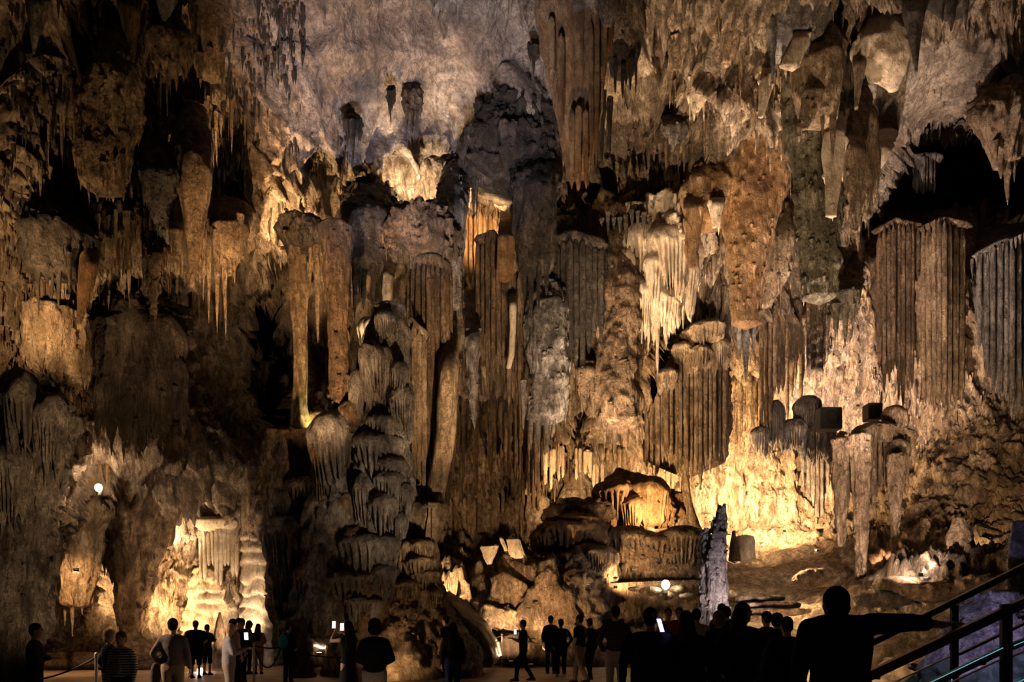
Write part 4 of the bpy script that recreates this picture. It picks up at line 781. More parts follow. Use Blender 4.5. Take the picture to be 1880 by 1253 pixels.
def ground(px, d, z=.2): return (px, HZ+(CAMZ-z)/d*F, d)
BULB('fill light added out of view by the visitor in the black jumper', ground(600, 9.0), 26, PINK, .05, 8, 'added_fill_light')  # made-up low bulb out of view, lights the trousers
BULB('fill light added out of view near the bald man', ground(500, 11.6), 30, PINK, .05, 8, 'added_fill_light')  # made-up bulb, added to brighten the bald man and the backpack
BULB('fill light added out of view by the man in the plaid shirt', ground(1075, 10.6), 16, PINK, .05, 8, 'added_fill_light')  # invented bulb, added to bring out the pale jeans
BULB('faint violet fill light added out of view at the foot of the stair', ground(1690, 3.9, .5), 3.0, (.85,.68,.9), .04, 4, 'added_fill_light')  # added glow out of view, brightens the forearm and hand at the rail
LAMP('small fill light added out of view, turned at the grey wedge of rock', (150,1262,15.0), (70,1000,17.5), 260, WARM, 80)  # dim unseen fill, added to let the dark wedge show
LAMP('fill light added on the landing, turned at the worn slope', (1400,1248,17.2), (1470,1080,27.0), 1900, WARM, 70)  # further fill added for the slope, from the front
LAMP('fill light added behind the stair, turned at the pool wall', (1610,1244,16.9), (1690,1120,23.0), 900, WW, 80)  # fill added to lighten the wall under the pool
LAMP('small fill light added on the path, turned at the flowstone lobes', (705,1248,18.8), (745,1120,21.2), 110, WARM, 130)  # dim fill added for the base of the mound; no lamp seen
# ================================================================== landing and visitors
def box(bm, c, s, rot=None):
    r = bmesh.ops.create_cube(bm, size=1); bmesh.ops.scale(bm, verts=r['verts'], vec=s)
    if rot is not None: bmesh.ops.rotate(bm, verts=r['verts'], cent=(0,0,0), matrix=rot)
    bmesh.ops.translate(bm, verts=r['verts'], vec=c); return r['verts']
bm = bmesh.new(); box(bm, (5.2, 10.3, .11), (8.2, 11.4, .22)); bmesh.ops.bevel(bm, geom=bm.edges[:], offset=.03, segments=2, affect='EDGES')
tag(bm_obj('landing', bm, 'floor'), 'low concrete landing the crowd on the right stands on', 'landing', kind='structure')
def cone_between(bm, a, b, ra, rb, seg=10):
    a = Vector(a); b = Vector(b); v = b-a; L_ = max(v.length, 1e-4)
    m = Matrix.Translation((a+b)/2) @ v.to_track_quat('Z', 'Y').to_matrix().to_4x4()
    bmesh.ops.create_cone(bm, cap_ends=True, segments=seg, radius1=ra, radius2=rb, depth=L_, matrix=m)
def ball(bm, c, r, sub=2):
    m = Matrix.Translation(Vector(c)) @ Matrix.Diagonal((*r, 1)) if hasattr(r, '__len__') else Matrix.Translation(Vector(c)) @ Matrix.Scale(r, 4)
    bmesh.ops.create_icosphere(bm, subdivisions=sub, radius=1, matrix=m)
def limb(bm, pts, rad, seg=10):
    for i in range(len(pts)-1): cone_between(bm, pts[i], pts[i+1], rad[i], rad[i+1], seg)
    for p, r in zip(pts, rad): ball(bm, p, r*1.0, 2)
def loft(bm, rings, seg=18):
    rs = []
    for (z, rx, ry, yo) in rings: rs.append([bm.verts.new((rx*math.cos(t), yo+ry*math.sin(t), z)) for t in [2*math.pi*k/seg for k in range(seg)]])
    for a, b in zip(rs[:-1], rs[1:]):
        for k in range(seg): bm.faces.new((a[k], a[(k+1) % seg], b[(k+1) % seg], b[k]))
    bm.faces.new(rs[0][::-1]); bm.faces.new(rs[-1])
def remeshed(bm, vox, it=5):
    bmesh.ops.recalc_face_normals(bm, faces=bm.faces)
    me = bpy.data.meshes.new('raw'); bm.to_mesh(me); bm.free()
    o = bpy.data.objects.new('raw', me); COL.objects.link(o)
    r = o.modifiers.new('r', 'REMESH'); r.mode = 'VOXEL'; r.voxel_size = vox
    s = o.modifiers.new('s', 'SMOOTH'); s.factor = .6; s.iterations = it
    dg = bpy.context.evaluated_depsgraph_get(); ev = o.evaluated_get(dg)
    out = bpy.data.meshes.new_from_object(ev); bpy.data.objects.remove(o); bpy.data.meshes.remove(me)
    return out
def hand(bm, wr, dr, side, up=(0,0,1), curl=.5, big=1.0):
    """palm and five fingers of unequal length leaving it, thumb from the side of the palm"""
    dr = Vector(dr).normalized(); pn = Vector(up)-dr*Vector(up).dot(dr)
    if pn.length < .1: pn = Vector((1,0,0))-dr*dr.x
    pn.normalize(); sd = dr.cross(pn).normalized()*side; wr = Vector(wr); pc = wr+dr*.052*big
    m = Matrix.Translation(pc) @ Matrix((sd, dr, pn)).transposed().to_4x4() @ Matrix.Diagonal((.040*big, .056*big, .017*big, 1))
    bmesh.ops.create_icosphere(bm, subdivisions=2, radius=1, matrix=m)
    for i, ln in enumerate((.068, .078, .073, .056)):
        b = wr+dr*.098*big+sd*(.030-.020*i)*big; k1 = b+(dr*math.cos(curl*.5)-pn*math.sin(curl*.5))*ln*.5*big
        k2 = k1+(dr*math.cos(curl*1.3)-pn*math.sin(curl*1.3))*ln*.5*big
        cone_between(bm, b-dr*.012*big, k1, .0095*big, .0088*big, 7); cone_between(bm, k1, k2, .0088*big, .0072*big, 7); ball(bm, k1, .0089*big, 1); ball(bm, k2, .0073*big, 1)
    t0 = wr+dr*.03*big+sd*.032*big; t1 = t0+(dr*.6+sd*.7-pn*.3).normalized()*.038*big; t2 = t1+(dr*.9+sd*.25-pn*.4).normalized()*.03*big
    cone_between(bm, t0, t1, .012*big, .0105*big, 7); cone_between(bm, t1, t2, .0105*big, .008*big, 7); ball(bm, t1, .0106*big, 1); ball(bm, t2, .0082*big, 1)
ARMS = {'down': ((.245,-.02,1.12),(.255,.06,.87)), 'phone': ((.25,.06,1.13),(.10,.31,1.22)), 'cross': ((.27,.08,1.14),(-.03,.24,1.18)),
        'raise': ((.27,.22,1.36),(.10,.36,1.52)), 'pocket': ((.30,-.06,1.14),(.215,.06,.93)), 'clasp': ((.26,.02,1.13),(.07,.20,1.02)),
        'swing': ((.24,.12,1.14),(.22,.30,.98)), 'back': ((.24,-.15,1.15),(.23,-.12,.90)), 'rail': ((.47,.06,1.425),(.715,.10,1.41)), 'ear': ((.28,.18,1.24),(.13,.16,1.53))}
M['skin'] = plain('skin', (.48,.28,.19), .55); M['skin2'] = plain('skin_tanned', (.36,.20,.13), .55); M['eye'] = plain('eye', (.02,.015,.012), .2)
M['shoe_dark'] = cloth('dark_shoe', (.02,.02,.022)); M['shoe_white'] = cloth('white_shoe', (.6,.58,.55))
_cl = {}
def cl(c, c2=None, sc=40, kind='noise'):
    k = (c, c2, sc, kind)
    if k not in _cl: _cl[k] = cloth('cloth', c, c2, sc, kind)
    return _cl[k]
BLK = (.012,.012,.014); HAIRD = (.016,.011,.008); HAIRB = (.10,.06,.03); BLOND = (.38,.26,.14)
def PERSON(label, px, top, d, zf=0.0, yaw=0, arms=('down','down'), topc=BLK, legc=BLK, hair='short', hairc=HAIRD, sleeve='long', legs='long', walk=0, wide=1.0, shoe='shoe_dark',
           topkind=None, bag=None, skin='skin', lean=0, nod=0, h=None, female=False, vox=None, topname='shirt', turn=0, drop=0):
    ztop = CAMZ+(HZ-top)/F*d
    H = h or max(1.45, min(1.95, ztop-zf)); s = H/1.75
    e = empty('person', ((px-CX)/F*d, d, zf), label, 'person'); e.rotation_euler = (0, 0, math.radians(yaw)); e.scale = (s, s, s)
    v = vox or (.030 if d > 9 else .022 if d > 5.2 else .014)
    sh = .185*wide*(.9 if female else 1); hp = .095
    J = {}
    for sd, nm in ((1, 0), (-1, 1)):
        el, wr = ARMS[arms[nm]]; k = sh-.185
        J[sd] = dict(sh=Vector((sd*sh, 0, 1.385)), el=Vector((sd*(el[0]+k), el[1], el[2])), wr=Vector((sd*(wr[0]+(k if abs(wr[0]) > .15 else 0)), wr[1], wr[2])))
        if arms[nm] == 'rail': J[sd]['sh'].z = 1.42
        sw = walk*sd
        J[sd].update(hip=Vector((sd*hp, 0, .92)), kn=Vector((sd*.10, .02+sw*.16+abs(sw)*.05, .50)), an=Vector((sd*.10, sw*.30-abs(sw)*.03*(1-sd), .085+(.06*abs(sw) if sd < 0 else 0))))
    hy = .02+.02*nod
    tr = Matrix.Rotation(math.radians(turn), 4, 'Z')
    def head_shapes(b, g=0):
        n0 = len(b.verts); ball(b, (0, hy, 1.635), (.076+g, .096+g, .113+g), 3); ball(b, (0, hy+.03, 1.565), (.058+g, .066+g, .058+g), 2)
        b.verts.ensure_lookup_table(); return n0
    # --- body: one continuous skin
    b = bmesh.new(); head_shapes(b)
    cone_between(b, (0, hy+.095, 1.645), (0, hy+.118, 1.605), .010, .018, 8)                    # nose
    for sd in (1, -1): ball(b, (sd*.080, hy-.005, 1.62), (.013, .024, .033), 2)                   # ears
    ball(b, (0, hy+.088, 1.565), (.026, .012, .011), 1); ball(b, (0, hy+.08, 1.675), (.055, .018, .012), 1)   # mouth, brow
    if turn: bmesh.ops.rotate(b, verts=b.verts[:], cent=(0, 0, 1.5), matrix=tr)
    if drop: bmesh.ops.translate(b, verts=b.verts[:], vec=(0, drop*.6, -drop))
    limb(b, [(0, 0, 1.36), (0, .01+drop*.6, 1.55-drop)], [.062, .055])
    loft(b, [(.86,.13,.09,0),(.98,.145,.10,0),(1.10,.125,.09,0),(1.25,.15,.10,0),(1.38,.155,.085,0),(1.44,.09,.06,0)])
    for sd in (1, -1):
        j = J[sd]; limb(b, [j['sh'], j['el'], j['wr']], [.05, .04, .028]); limb(b, [j['hip'], j['kn'], j['an']], [.078, .055, .04])
    bodym = remeshed(b, min(v, .024), 3)
    b = bmesh.new(); b.from_mesh(bodym)
    for sd in (1, -1):
        j = J[sd]; dr = j['wr']-j['el']
        if arms[0 if sd > 0 else 1] == 'rail': hand(b, j['wr']-Vector((.0,0,0)), Vector((.97, .1, .10)), -sd, up=(0,0,1), curl=.75, big=1.0)
        elif arms[0 if sd > 0 else 1] == 'pocket': hand(b, j['wr'], dr, sd, up=(sd,0,0), curl=.6)
        else: hand(b, j['wr'], dr, sd, up=(sd, .2, .0) if abs(dr.z) > abs(dr.y) else (0,.2,1), curl=.7)
    b.to_mesh(bodym); b.free()
    bodym.materials.clear(); bodym.materials.append(M[skin]); bodym.polygons.foreach_set('use_smooth', [True]*len(bodym.polygons))
    ob = bpy.data.objects.new('body', bodym); COL.objects.link(ob); ob.parent = e
    if abs(yaw) > 60 or turn:
        for sd in (1, -1):
            b = bmesh.new(); ball(b, (sd*.030, hy+.090, 1.645), .011, 1)
            if turn: bmesh.ops.rotate(b, verts=b.verts[:], cent=(0,0,1.5), matrix=tr)
            eo = bm_obj('eye', b, 'eye', parent=ob, smooth=True)
    def part(nm, bm_, mt, it=5, vx=None):
        me = remeshed(bm_, vx or v, it); me.materials.clear(); me.materials.append(mt); me.polygons.foreach_set('use_smooth', [True]*len(me.polygons))
        o = bpy.data.objects.new(nm, me); COL.objects.link(o); o.parent = e; return o
    # --- top
    W = wide; b = bmesh.new(); bl = 0 if not female else -.012
    loft(b, [(.90,.165*W,.118*W,0),(.98,.170*W,.124*W,0),(1.10,(.158+bl)*W,.118*W,.005),(1.26,(.178+bl)*W,.128,0),(1.38,(.175+bl)*W,.108,-.005),(1.435,.125*W,.085,-.005),(1.475,.072,.066,-.003)])
    for sd in (1, -1):
        j = J[sd]; sp = j['sh']-Vector((sd*.02, 0, .005)); limb(b, [(0, -.01, 1.435), (sd*sh*.55, -.005, 1.425), sp], [.05, .055, .068])
        if sleeve == 'long': limb(b, [sp, j['el'], j['el'].lerp(j['wr'], .93)], [.075, .058, .045])
        elif sleeve == 'short': limb(b, [sp, sp.lerp(j['el'], .72)], [.076, .066])
        elif sleeve == 'mid': limb(b, [sp, j['el'], j['el'].lerp(j['wr'], .42)], [.078, .064, .058])
        else: ball(b, sp, .06)
    part(topname, b, topkind or cl(topc))
    # --- legs
    b = bmesh.new()
    if legs == 'skirt': loft(b, [(.06,.27,.25,0),(.35,.225,.20,0),(.7,.18,.15,0),(.95,.15,.115,0),(1.02,.14,.105,0)])
    else:
        loft(b, [(.80,.155*W,.105*W,0),(.90,.168*W,.122*W,0),(1.0,.155*W,.112*W,0)])
        for sd in (1, -1):
            j = J[sd]; cut = .93 if legs == 'long' else .12
            limb(b, [j['hip'], j['kn'], j['kn'].lerp(j['an'], cut)], [.102*W, .076, .066 if legs == 'long' else .082])
    part('skirt' if legs == 'skirt' else 'shorts' if legs == 'short' else 'trousers', b, cl(legc))
    # --- shoes
    for sd in (1, -1):
        j = J[sd]; b = bmesh.new(); a = j['an']; z0 = a.z-.085
        loft(b, [(z0,.042,.135,.05),(z0+.03,.046,.138,.05),(z0+.06,.042,.105,.025),(z0+.10,.038,.055,-.01)], 14)
        bmesh.ops.translate(b, verts=b.verts, vec=(a.x, a.y, 0)); bm_obj('shoe', b, shoe, parent=e, smooth=True)
    # --- hair
    if hair != 'bald':
        b = bmesh.new(); hc = cl(hairc, sc=90)
        ball(b, (0, hy-.014, 1.66), (.086, .100, .103), 3); ball(b, (0, hy-.045, 1.61), (.080, .066, .085), 2)
        if hair == 'long': loft(b, [(1.14,.085,.03,-.105),(1.25,.125,.045,-.10),(1.40,.125,.055,-.075),(1.52,.110,.075,-.045),(1.64,.09,.085,-.02)])
        if hair == 'bob':
            ball(b, (0, hy-.03, 1.58), (.112, .095, .095), 2); ball(b, (0, hy-.02, 1.66), (.105,.11,.105), 2)
        if hair == 'big':
            loft(b, [(1.16,.14,.06,-.09),(1.30,.185,.10,-.07),(1.48,.175,.125,-.04),(1.62,.145,.13,-.02),(1.72,.10,.10,-.01),(1.765,.04,.04,0)])
        if hair == 'bun': ball(b, (0, hy-.10, 1.70), .05, 2)
        if hair == 'cap': cone_between(b, (0, hy+.05, 1.70), (0, hy+.17, 1.685), .075, .05, 10)
        # keep the face clear
        if turn: bmesh.ops.rotate(b, verts=b.verts[:], cent=(0,0,1.5), matrix=tr)
        if drop: bmesh.ops.translate(b, verts=b.verts[:], vec=(0, drop*.6, -drop))
        part('cap' if hair == 'cap' else 'hair', b, hc, 3, min(v, .02))
    if bag:
        b = bmesh.new()
        if bag[0] == 'backpack':
            ball(b, (0, -.20, 1.22), (.155, .085, .20), 3); ball(b, (0, -.26, 1.13), (.11, .045, .10), 2)
            o = part('backpack', b, cl(bag[1]), 3, .02)
            for sd in (1, -1):
                b = bmesh.new(); limb(b, [(sd*.10,-.15,1.38),(sd*.11,-.06,1.49),(sd*.12,.07,1.42),(sd*.12,.13,1.25),(sd*.13,.05,1.08)], [.016]*5, 6); s_ = bm_obj('strap', b, cl(bag[1]), parent=o, smooth=True)
        if bag[0] == 'sling':
            b = bmesh.new(); ball(b, (.0, .17, 1.10), (.13, .055, .11), 2); o = part('sling_bag', b, cl(bag[1]), 3, .02)
            b = bmesh.new(); limb(b, [(-.10,.17,1.15),(.02,.14,1.35),(.15,.03,1.46),(.17,-.12,1.36)], [.014]*4, 6); limb(b, [(.10,.17,1.15),(-.02,.14,1.35),(-.12,.06,1.45)], [.014]*3, 6); bm_obj('strap', b, cl(bag[1]), parent=o, smooth=True)
        if bag[0] == 'jacket':
            b = bmesh.new(); loft(b, [(.62,.07,.10,.02),(.75,.085,.13,.02),(.90,.07,.12,.02),(.98,.04,.08,.02)]); bmesh.ops.translate(b, verts=b.verts, vec=(-.30,.06,0)); part('carried_jacket', b, cl(bag[1]), 3)
    return e
def PHONE(label, px, py, d, yaw=0, col=(.75,.82,1.0), es=1.5, lit=True, glow=0):
    e = empty('phone', P(px, py, d), label, 'phone'); e.rotation_euler = (math.radians(-20), 0, math.radians(yaw))
    b = bmesh.new(); box(b, (0,0,0), (.075,.009,.155)); bmesh.ops.bevel(b, geom=b.edges[:], offset=.004, segments=2, affect='EDGES'); bm_obj('case', b, 'lamp_body', parent=e)
    b = bmesh.new(); box(b, (0,-.0052,0), (.068,.001,.145)); bm_obj('screen', b, plain('phone_screen', (.1,.1,.1), .2, emit=col, es=es), parent=e)
    if glow:
        l = bpy.data.lights.new('screen_glow', 'AREA'); l.energy = glow; l.color = col; l.size = .07; l.size_y = .14; l.shape = 'RECTANGLE'
        lo = bpy.data.objects.new('screen_glow', l); COL.objects.link(lo); lo.parent = e; lo.location = (0,-.012,0); lo.rotation_euler = (math.radians(90), 0, 0)
    return e
CREAM = (.42,.36,.28); GREY = (.22,.20,.19); KHAKI = (.27,.19,.115); BROWNG = (.15,.115,.095); NAVY = (.012,.016,.035); PINKC = (.36,.22,.18)
stripe = cl((.21,.195,.185), (.12,.11,.11), 26, 'stripe'); plaid = cl((.045,.018,.010), (.17,.085,.035), 9, 'plaid'); stripesh = cl((.012,.012,.015), (.5,.47,.43), 7, 'stripe')
PERSON('bearded man in a dark suit with folded arms at the left edge', 64, 1145, 11.0, yaw=-70, arms=('cross','cross'), topc=(.018,.016,.016), legc=(.012,.012,.013), hairc=HAIRD, topname='jacket', skin='skin2')
PERSON('blond person in a black jacket looking away, beside the man in the striped polo', 200, 1156, 11.6, yaw=-40, arms=('pocket','pocket'), topc=BLK, legc=GREY, hair='bob', hairc=BLOND, female=True)
PERSON('person facing us in a black and white striped-shoulder polo with a beige sling bag', 223, 1160, 10.8, yaw=175, arms=('down','down'), topkind=stripesh, legc=BLK, hair='short', hairc=HAIRB, bag=('sling',(.20,.15,.10)), skin='skin2')
PERSON('man in a grey-brown shirt and khaki trousers seen from behind, jacket on his arm', 317, 1136, 12.0, yaw=10, arms=('down','pocket'), topc=BROWNG, legc=KHAKI, bag=('jacket',(.06,.05,.05)), wide=1.05)
PERSON('broad man in black shorts with reddish hair standing before the path light', 359, 1140, 20.4, yaw=5, arms=('clasp','clasp'), legs='short', hairc=(.14,.035,.02), wide=1.35, sleeve='short')
PERSON('slim person in black shorts beside the broad man, before the path light', 380, 1147, 21.6, yaw=-10, arms=('phone','down'), legs='short', sleeve='short')
PERSON('bald bearded man in a pale striped shirt holding a phone', 420, 1144, 13.2, yaw=-60, arms=('phone','phone'), topkind=stripe, legc=(.17,.14,.11), hair='bald', wide=1.1, skin='skin2')
PERSON('long-haired woman in a pink top behind the bald man', 427, 1137, 16.5, yaw=-30, hair='long', topc=PINKC, legc=BLK, female=True)
PERSON('man with a dark cap and lit face behind the woman with the phone', 444, 1136, 19.0, yaw=150, hair='cap', topc=BLK)
PERSON('dark-haired woman in black trousers with a phone, facing right', 457, 1140, 22.0, yaw=-70, arms=('phone','phone'), hair='long', topc=(.10,.07,.06), legc=BLK, female=True)
PERSON('woman with long hair in a beige waistcoat with a cross mark on the back', 474, 1146, 22.0, hair='long', topc=(.45,.32,.19), legc=(.30,.17,.13), female=True, arms=('clasp','clasp'))
PERSON('woman with a turquoise backpack at the foot of the great column', 529, 1144, 18.6, yaw=-25, hair='short', topc=BLK, legc=BLK, bag=('backpack',(.015,.30,.36)), female=True, arms=('clasp','clasp'))
PERSON('woman in a black crop top and long skirt raising her phone', 640, 1141, 13.0, yaw=45, arms=('raise','raise'), hair='long', sleeve='none', topc=BLK, legc=BLK, legs='skirt', female=True)
PERSON('curly-haired man in a black jumper and cream trousers seen from behind', 688, 1136, 10.4, yaw=8, arms=('clasp','clasp'), legc=(.40,.34,.28), hair='bob', hairc=HAIRD)
PERSON('woman in a dark top turned left, half hidden behind the long-haired one', 819, 1132, 19.5, yaw=60, hair='bun', topc=BLK, legc=NAVY, sleeve='short', female=True, shoe='shoe_white')
PERSON('woman with long dark hair all in black, right of the great column', 832, 1144, 14.0, yaw=15, hair='long', legc=NAVY, female=True, walk=.35)
PERSON('man in a black shirt walking left and looking down at his phone', 961, 1139, 19.3, yaw=75, arms=('phone','phone'), sleeve='short', walk=.8, legc=BLK)
PERSON('youth in black half hidden behind the group by the rope', 1011, 1131, 22.0, yaw=-20, topc=BLK, arms=('phone','down'))
PERSON('person in black with white trainers by the rope', 1030, 1137, 20.8, yaw=10, shoe='shoe_white', arms=('pocket','pocket'), wide=1.1)
PERSON('man in a black shirt with white sleeve stripes and khaki trousers walking left', 1065, 1124, 18.6, yaw=55, sleeve='short', legc=(.30,.21,.14), walk=.7, wide=1.15, h=1.90)
PERSON('dark figure directly behind the man in khaki trousers', 1083, 1136, 19.8, yaw=30, topc=BLK, walk=.5)
Z = .22
PERSON('man in a brown plaid shirt and pale jeans seen from behind', 1130, 1113, 12.4, zf=Z, topkind=plaid, legc=(.40,.33,.28), arms=('pocket','pocket'), hairc=HAIRD)
PERSON('man in a black hoodie with a glowing phone at his cheek', 1194, 1116, 7.4, zf=Z, yaw=-15, arms=('ear','down'), wide=1.35, topname='hoodie')
PERSON('person in a red shirt deep in the crowd', 1227, 1114, 15.6, zf=Z, yaw=170, topc=(.40,.03,.02), hairc=HAIRD, h=1.80)
PERSON('dark-haired person facing us right of the red shirt in the crowd', 1247, 1113, 15.9, zf=Z, yaw=160, topc=BLK, h=1.82)
PERSON('broad woman with long straight black hair in a black coat', 1260, 1122, 7.6, zf=Z, hair='long', wide=1.45, topname='coat', female=True, arms=('pocket','pocket'), h=1.63)
PERSON('man in a white shirt in the crowd before the twin stalagmite', 1279, 1118, 12.4, zf=Z, yaw=-20, topc=(.42,.36,.31), legc=GREY, wide=1.05)
PERSON('tall dark man at the back of the crowd below the twin stalagmite', 1325, 1107, 14.6, zf=Z, topc=BLK, h=1.88)
PERSON('person with short fair hair in the crowd', 1320, 1122, 10.2, zf=Z, hair='bob', hairc=(.22,.14,.08), topc=BLK, female=True, yaw=-10)
PERSON('dark figure behind the woman turning her head', 1334, 1114, 13.4, zf=Z, topc=BLK, h=1.80)
PERSON('woman in a black coat turning her head, long hair over one shoulder', 1362, 1107, 7.8, zf=Z, hair='long', wide=1.15, yaw=-20, turn=-55, arms=('clasp','pocket'), female=True, topname='coat')
PERSON('dark-haired visitor in the gap left of the grey waistcoat', 1408, 1123, 11.6, zf=Z, topc=BLK, yaw=20)
PERSON('bushy-haired visitor right beside the grey waistcoat', 1427, 1126, 11.2, zf=Z, topc=BLK, hair='bob')
PERSON('man in a grey waistcoat and jeans behind the child', 1445, 1133, 8.4, zf=Z, topc=(.05,.055,.05), legc=(.06,.075,.13), sleeve='long')
PERSON('child-like figure with big dark loose hair and a blue jacket, close to us', 1432, 1158, 4.9, zf=.0, hair='big', topc=(.012,.014,.04), h=1.62, female=True, topname='jacket')
PERSON('man in black reaching out to the stair handrail with his right hand', 1543, 1077, 4.6, zf=.30, arms=('rail','down'), wide=1.22, sleeve='mid', skin='skin2', topname='shirt', h=1.76, drop=.085)
PHONE('phone glowing in the hand of the bald man', 452, 1169, 12.9, 30, glow=.4)
PHONE('phone glowing at the cheek of the man in the hoodie', 1212, 1149, 7.25, 40, (.4,.45,1.0), 2, glow=1.0)
PHONE('phone held up by the walking man', 946, 1161, 19.0, 0, (.7,.8,1), 1.5)
PHONE('phone raised by the woman in the long skirt', 628, 1152, 12.6, 10, (1,.85,.6), 1.2)
PHONE('phone held up left of the raised one', 613, 1148, 13.2, 10, (1,.85,.6), 1.2)
# ================================================================== rope barrier and stair
M['steel'] = plain('brushed_steel', (.45,.42,.40), .35, .9); M['rope'] = cloth('black_rope', (.02,.018,.018), sc=120)
M['rail'] = plain('dark_wood_rail', (.035,.022,.016), .35, spec=.5); M['post'] = plain('dark_metal_post', (.05,.045,.045), .4, .6)
M['glass'] = plain('green_glass', (.55,.80,.72), .03, trans=.9, spec=.5)
M['led'] = plain('turquoise_led', (.1,.4,.45), .3, emit=(.12,.75,.9), es=.45); M['ledb'] = plain('blue_led', (.1,.1,.4), .3, emit=(.30,.32,1.0), es=1.0)
def STANCHION(label, px, d, top):
    e = empty('rope_post', ((px-CX)/F*d, d, 0), label, 'post'); hgt = CAMZ+(HZ-top)/F*d
    b = bmesh.new(); cone_between(b, (0,0,.02), (0,0,hgt), .028, .028, 14); bm_obj('pole', b, 'steel', parent=e, smooth=False)
    b = bmesh.new(); bmesh.ops.create_cone(b, cap_ends=True, segments=24, radius1=.15, radius2=.13, depth=.03, matrix=Matrix.Translation((0,0,.015))); bm_obj('base', b, 'steel', parent=e)
    b = bmesh.new(); cone_between(b, (0,0,hgt-.05), (0,0,hgt+.015), .036, .036, 14); ball(b, (0,0,hgt+.015), .033, 2); bm_obj('cap', b, 'steel', parent=e)
    return Vector(((px-CX)/F*d, d, hgt-.04))
def ROPE(label, a, b, sag, r=.018, n=22):
    bm = bmesh.new(); pts = [a.lerp(b, i/n)-Vector((0,0,sag*4*(i/n)*(1-i/n))) for i in range(n+1)]
    rg = []
    for i, p in enumerate(pts):
        t = (pts[min(i+1,n)]-pts[max(i-1,0)]).normalized(); u = t.cross(Vector((0,0,1))).normalized(); w_ = u.cross(t)
        rg.append([bm.verts.new(p-a+(u*math.cos(k*math.pi/4)+w_*math.sin(k*math.pi/4))*r) for k in range(8)])
    for x, y in zip(rg[:-1], rg[1:]):
        for k in range(8): bm.faces.new((x[k], x[(k+1) % 8], y[(k+1) % 8], y[k]))
    bm.faces.new(rg[0][::-1]); bm.faces.new(rg[-1]); return tag(bm_obj('barrier_rope', bm, 'rope', a, smooth=True), label, 'rope')
s1 = STANCHION('rope post beside the person with the sling bag', 177, 12.0, 1203)
s2 = STANCHION('rope post right of the bald man', 466, 17.6, 1183)
s3 = STANCHION('rope post in front of the flowstone lobes', 757, 20.6, 1176)
s4 = STANCHION('rope post by the glaring floodlight', 921, 25.0, 1166)
s5 = Vector(P(1100,1178,24.0)); s0 = Vector(P(-20,1240,15.0)); sA = Vector(P(330,1180,24.5)); sB = Vector(P(515,1192,18.6))
ROPE('black rope running off at the left edge', s0, s1, .25); ROPE('thin rope behind the polo wearer', s1, sA, .3, .012)
ROPE('short sagging rope from the post right of the bald man', s2, sB, .55); ROPE('straight rope from the post right of the bald man', s2, sB+Vector((0,0,.05)), .05)
ROPE('rope passing the turquoise backpack to the post by the flowstone', sB, s3, .35); ROPE('rope rising to the post by the glaring floodlight', s3, s4, .18); ROPE('rope from the post by the floodlight towards the crowd', s4, s5, .25)
def beam(bm, a, b, wd, hg):
    a = Vector(a); b = Vector(b); v = b-a; q = v.to_track_quat('X', 'Z').to_matrix().to_4x4()
    r = bmesh.ops.create_cube(bm, size=1); bmesh.ops.scale(bm, verts=r['verts'], vec=(v.length, wd, hg))
    bmesh.ops.transform(bm, verts=r['verts'], matrix=Matrix.Translation((a+b)/2) @ q)
def BALUSTRADE(label, d, rail, hg, posts, mids, panels, led):
    p0 = P(rail[0][0], rail[0][1], d); e = empty('stair_railing', (P(*posts[0][:2], d).x, d, 0), label, 'railing'); o0 = e.location
    L_ = lambda px, py: P(px, py, d)-o0
    b = bmesh.new(); beam(b, L_(*rail[0]), L_(*rail[1]), .07, hg); bmesh.ops.bevel(b, geom=b.edges[:], offset=.012, segments=3, affect='EDGES'); bm_obj('handrail', b, 'rail', parent=e)
    for (px, y0, w_, zb) in posts:
        b = bmesh.new(); a = L_(px, y0); beam(b, a, Vector((a.x, a.y, zb)), .03, w_); po = bm_obj('post', b, 'post', parent=e)
        for k in (-.25, .25):
            bb = bmesh.new(); ball(bb, (a.x+k*w_, a.y-.022, a.z-.03), .007, 1); bm_obj('screw', bb, 'steel', parent=po)
    for (x0, y0, x1, y1, t) in mids:
        b = bmesh.new(); beam(b, L_(x0, y0), L_(x1, y1), .03, t); bm_obj('mid_rail', b, 'rail', parent=e)
    for pts in panels:
        b = bmesh.new(); f = b.faces.new([b.verts.new(L_(x, y)) for x, y in pts]); r = bmesh.ops.extrude_face_region(b, geom=[f]); bmesh.ops.translate(b, verts=[g for g in r['geom'] if isinstance(g, bmesh.types.BMVert)], vec=(0,.012,0)); bmesh.ops.recalc_face_normals(b, faces=b.faces); pn = bm_obj('glass_panel', b, 'glass', parent=e)
        b = bmesh.new(); beam(b, L_(*pts[0])+Vector((0,.006,.006)), L_(*pts[1])+Vector((0,.006,.006)), .014, .010); bm_obj('panel_edge', b, 'steel', parent=pn)
    for (x0, y0, x1, y1, m) in led:
        b = bmesh.new(); beam(b, L_(x0, y0)-Vector((0,.018,0)), L_(x1, y1)-Vector((0,.018,0)), .004, .004); bm_obj('led_strip', b, m, parent=e)
    return e
BALUSTRADE('near stair railing the man rests his hand on', 4.6, ((1470,1301),(1960,1069)), .062, [(1847,1110,.07,.70),(1500,1285,.07,.22)],
    [(1838,1196,1600,1309,.045),(1960,1147,1857,1188,.045)], [[(1836,1214),(1640,1306),(1640,1420),(1836,1330)],[(1960,1164),(1859,1208),(1859,1320),(1960,1280)]],
    [(1838,1190,1610,1299,'led'),(1880,1177,1858,1186,'led'),(1880,1246,1860,1256,'led')])
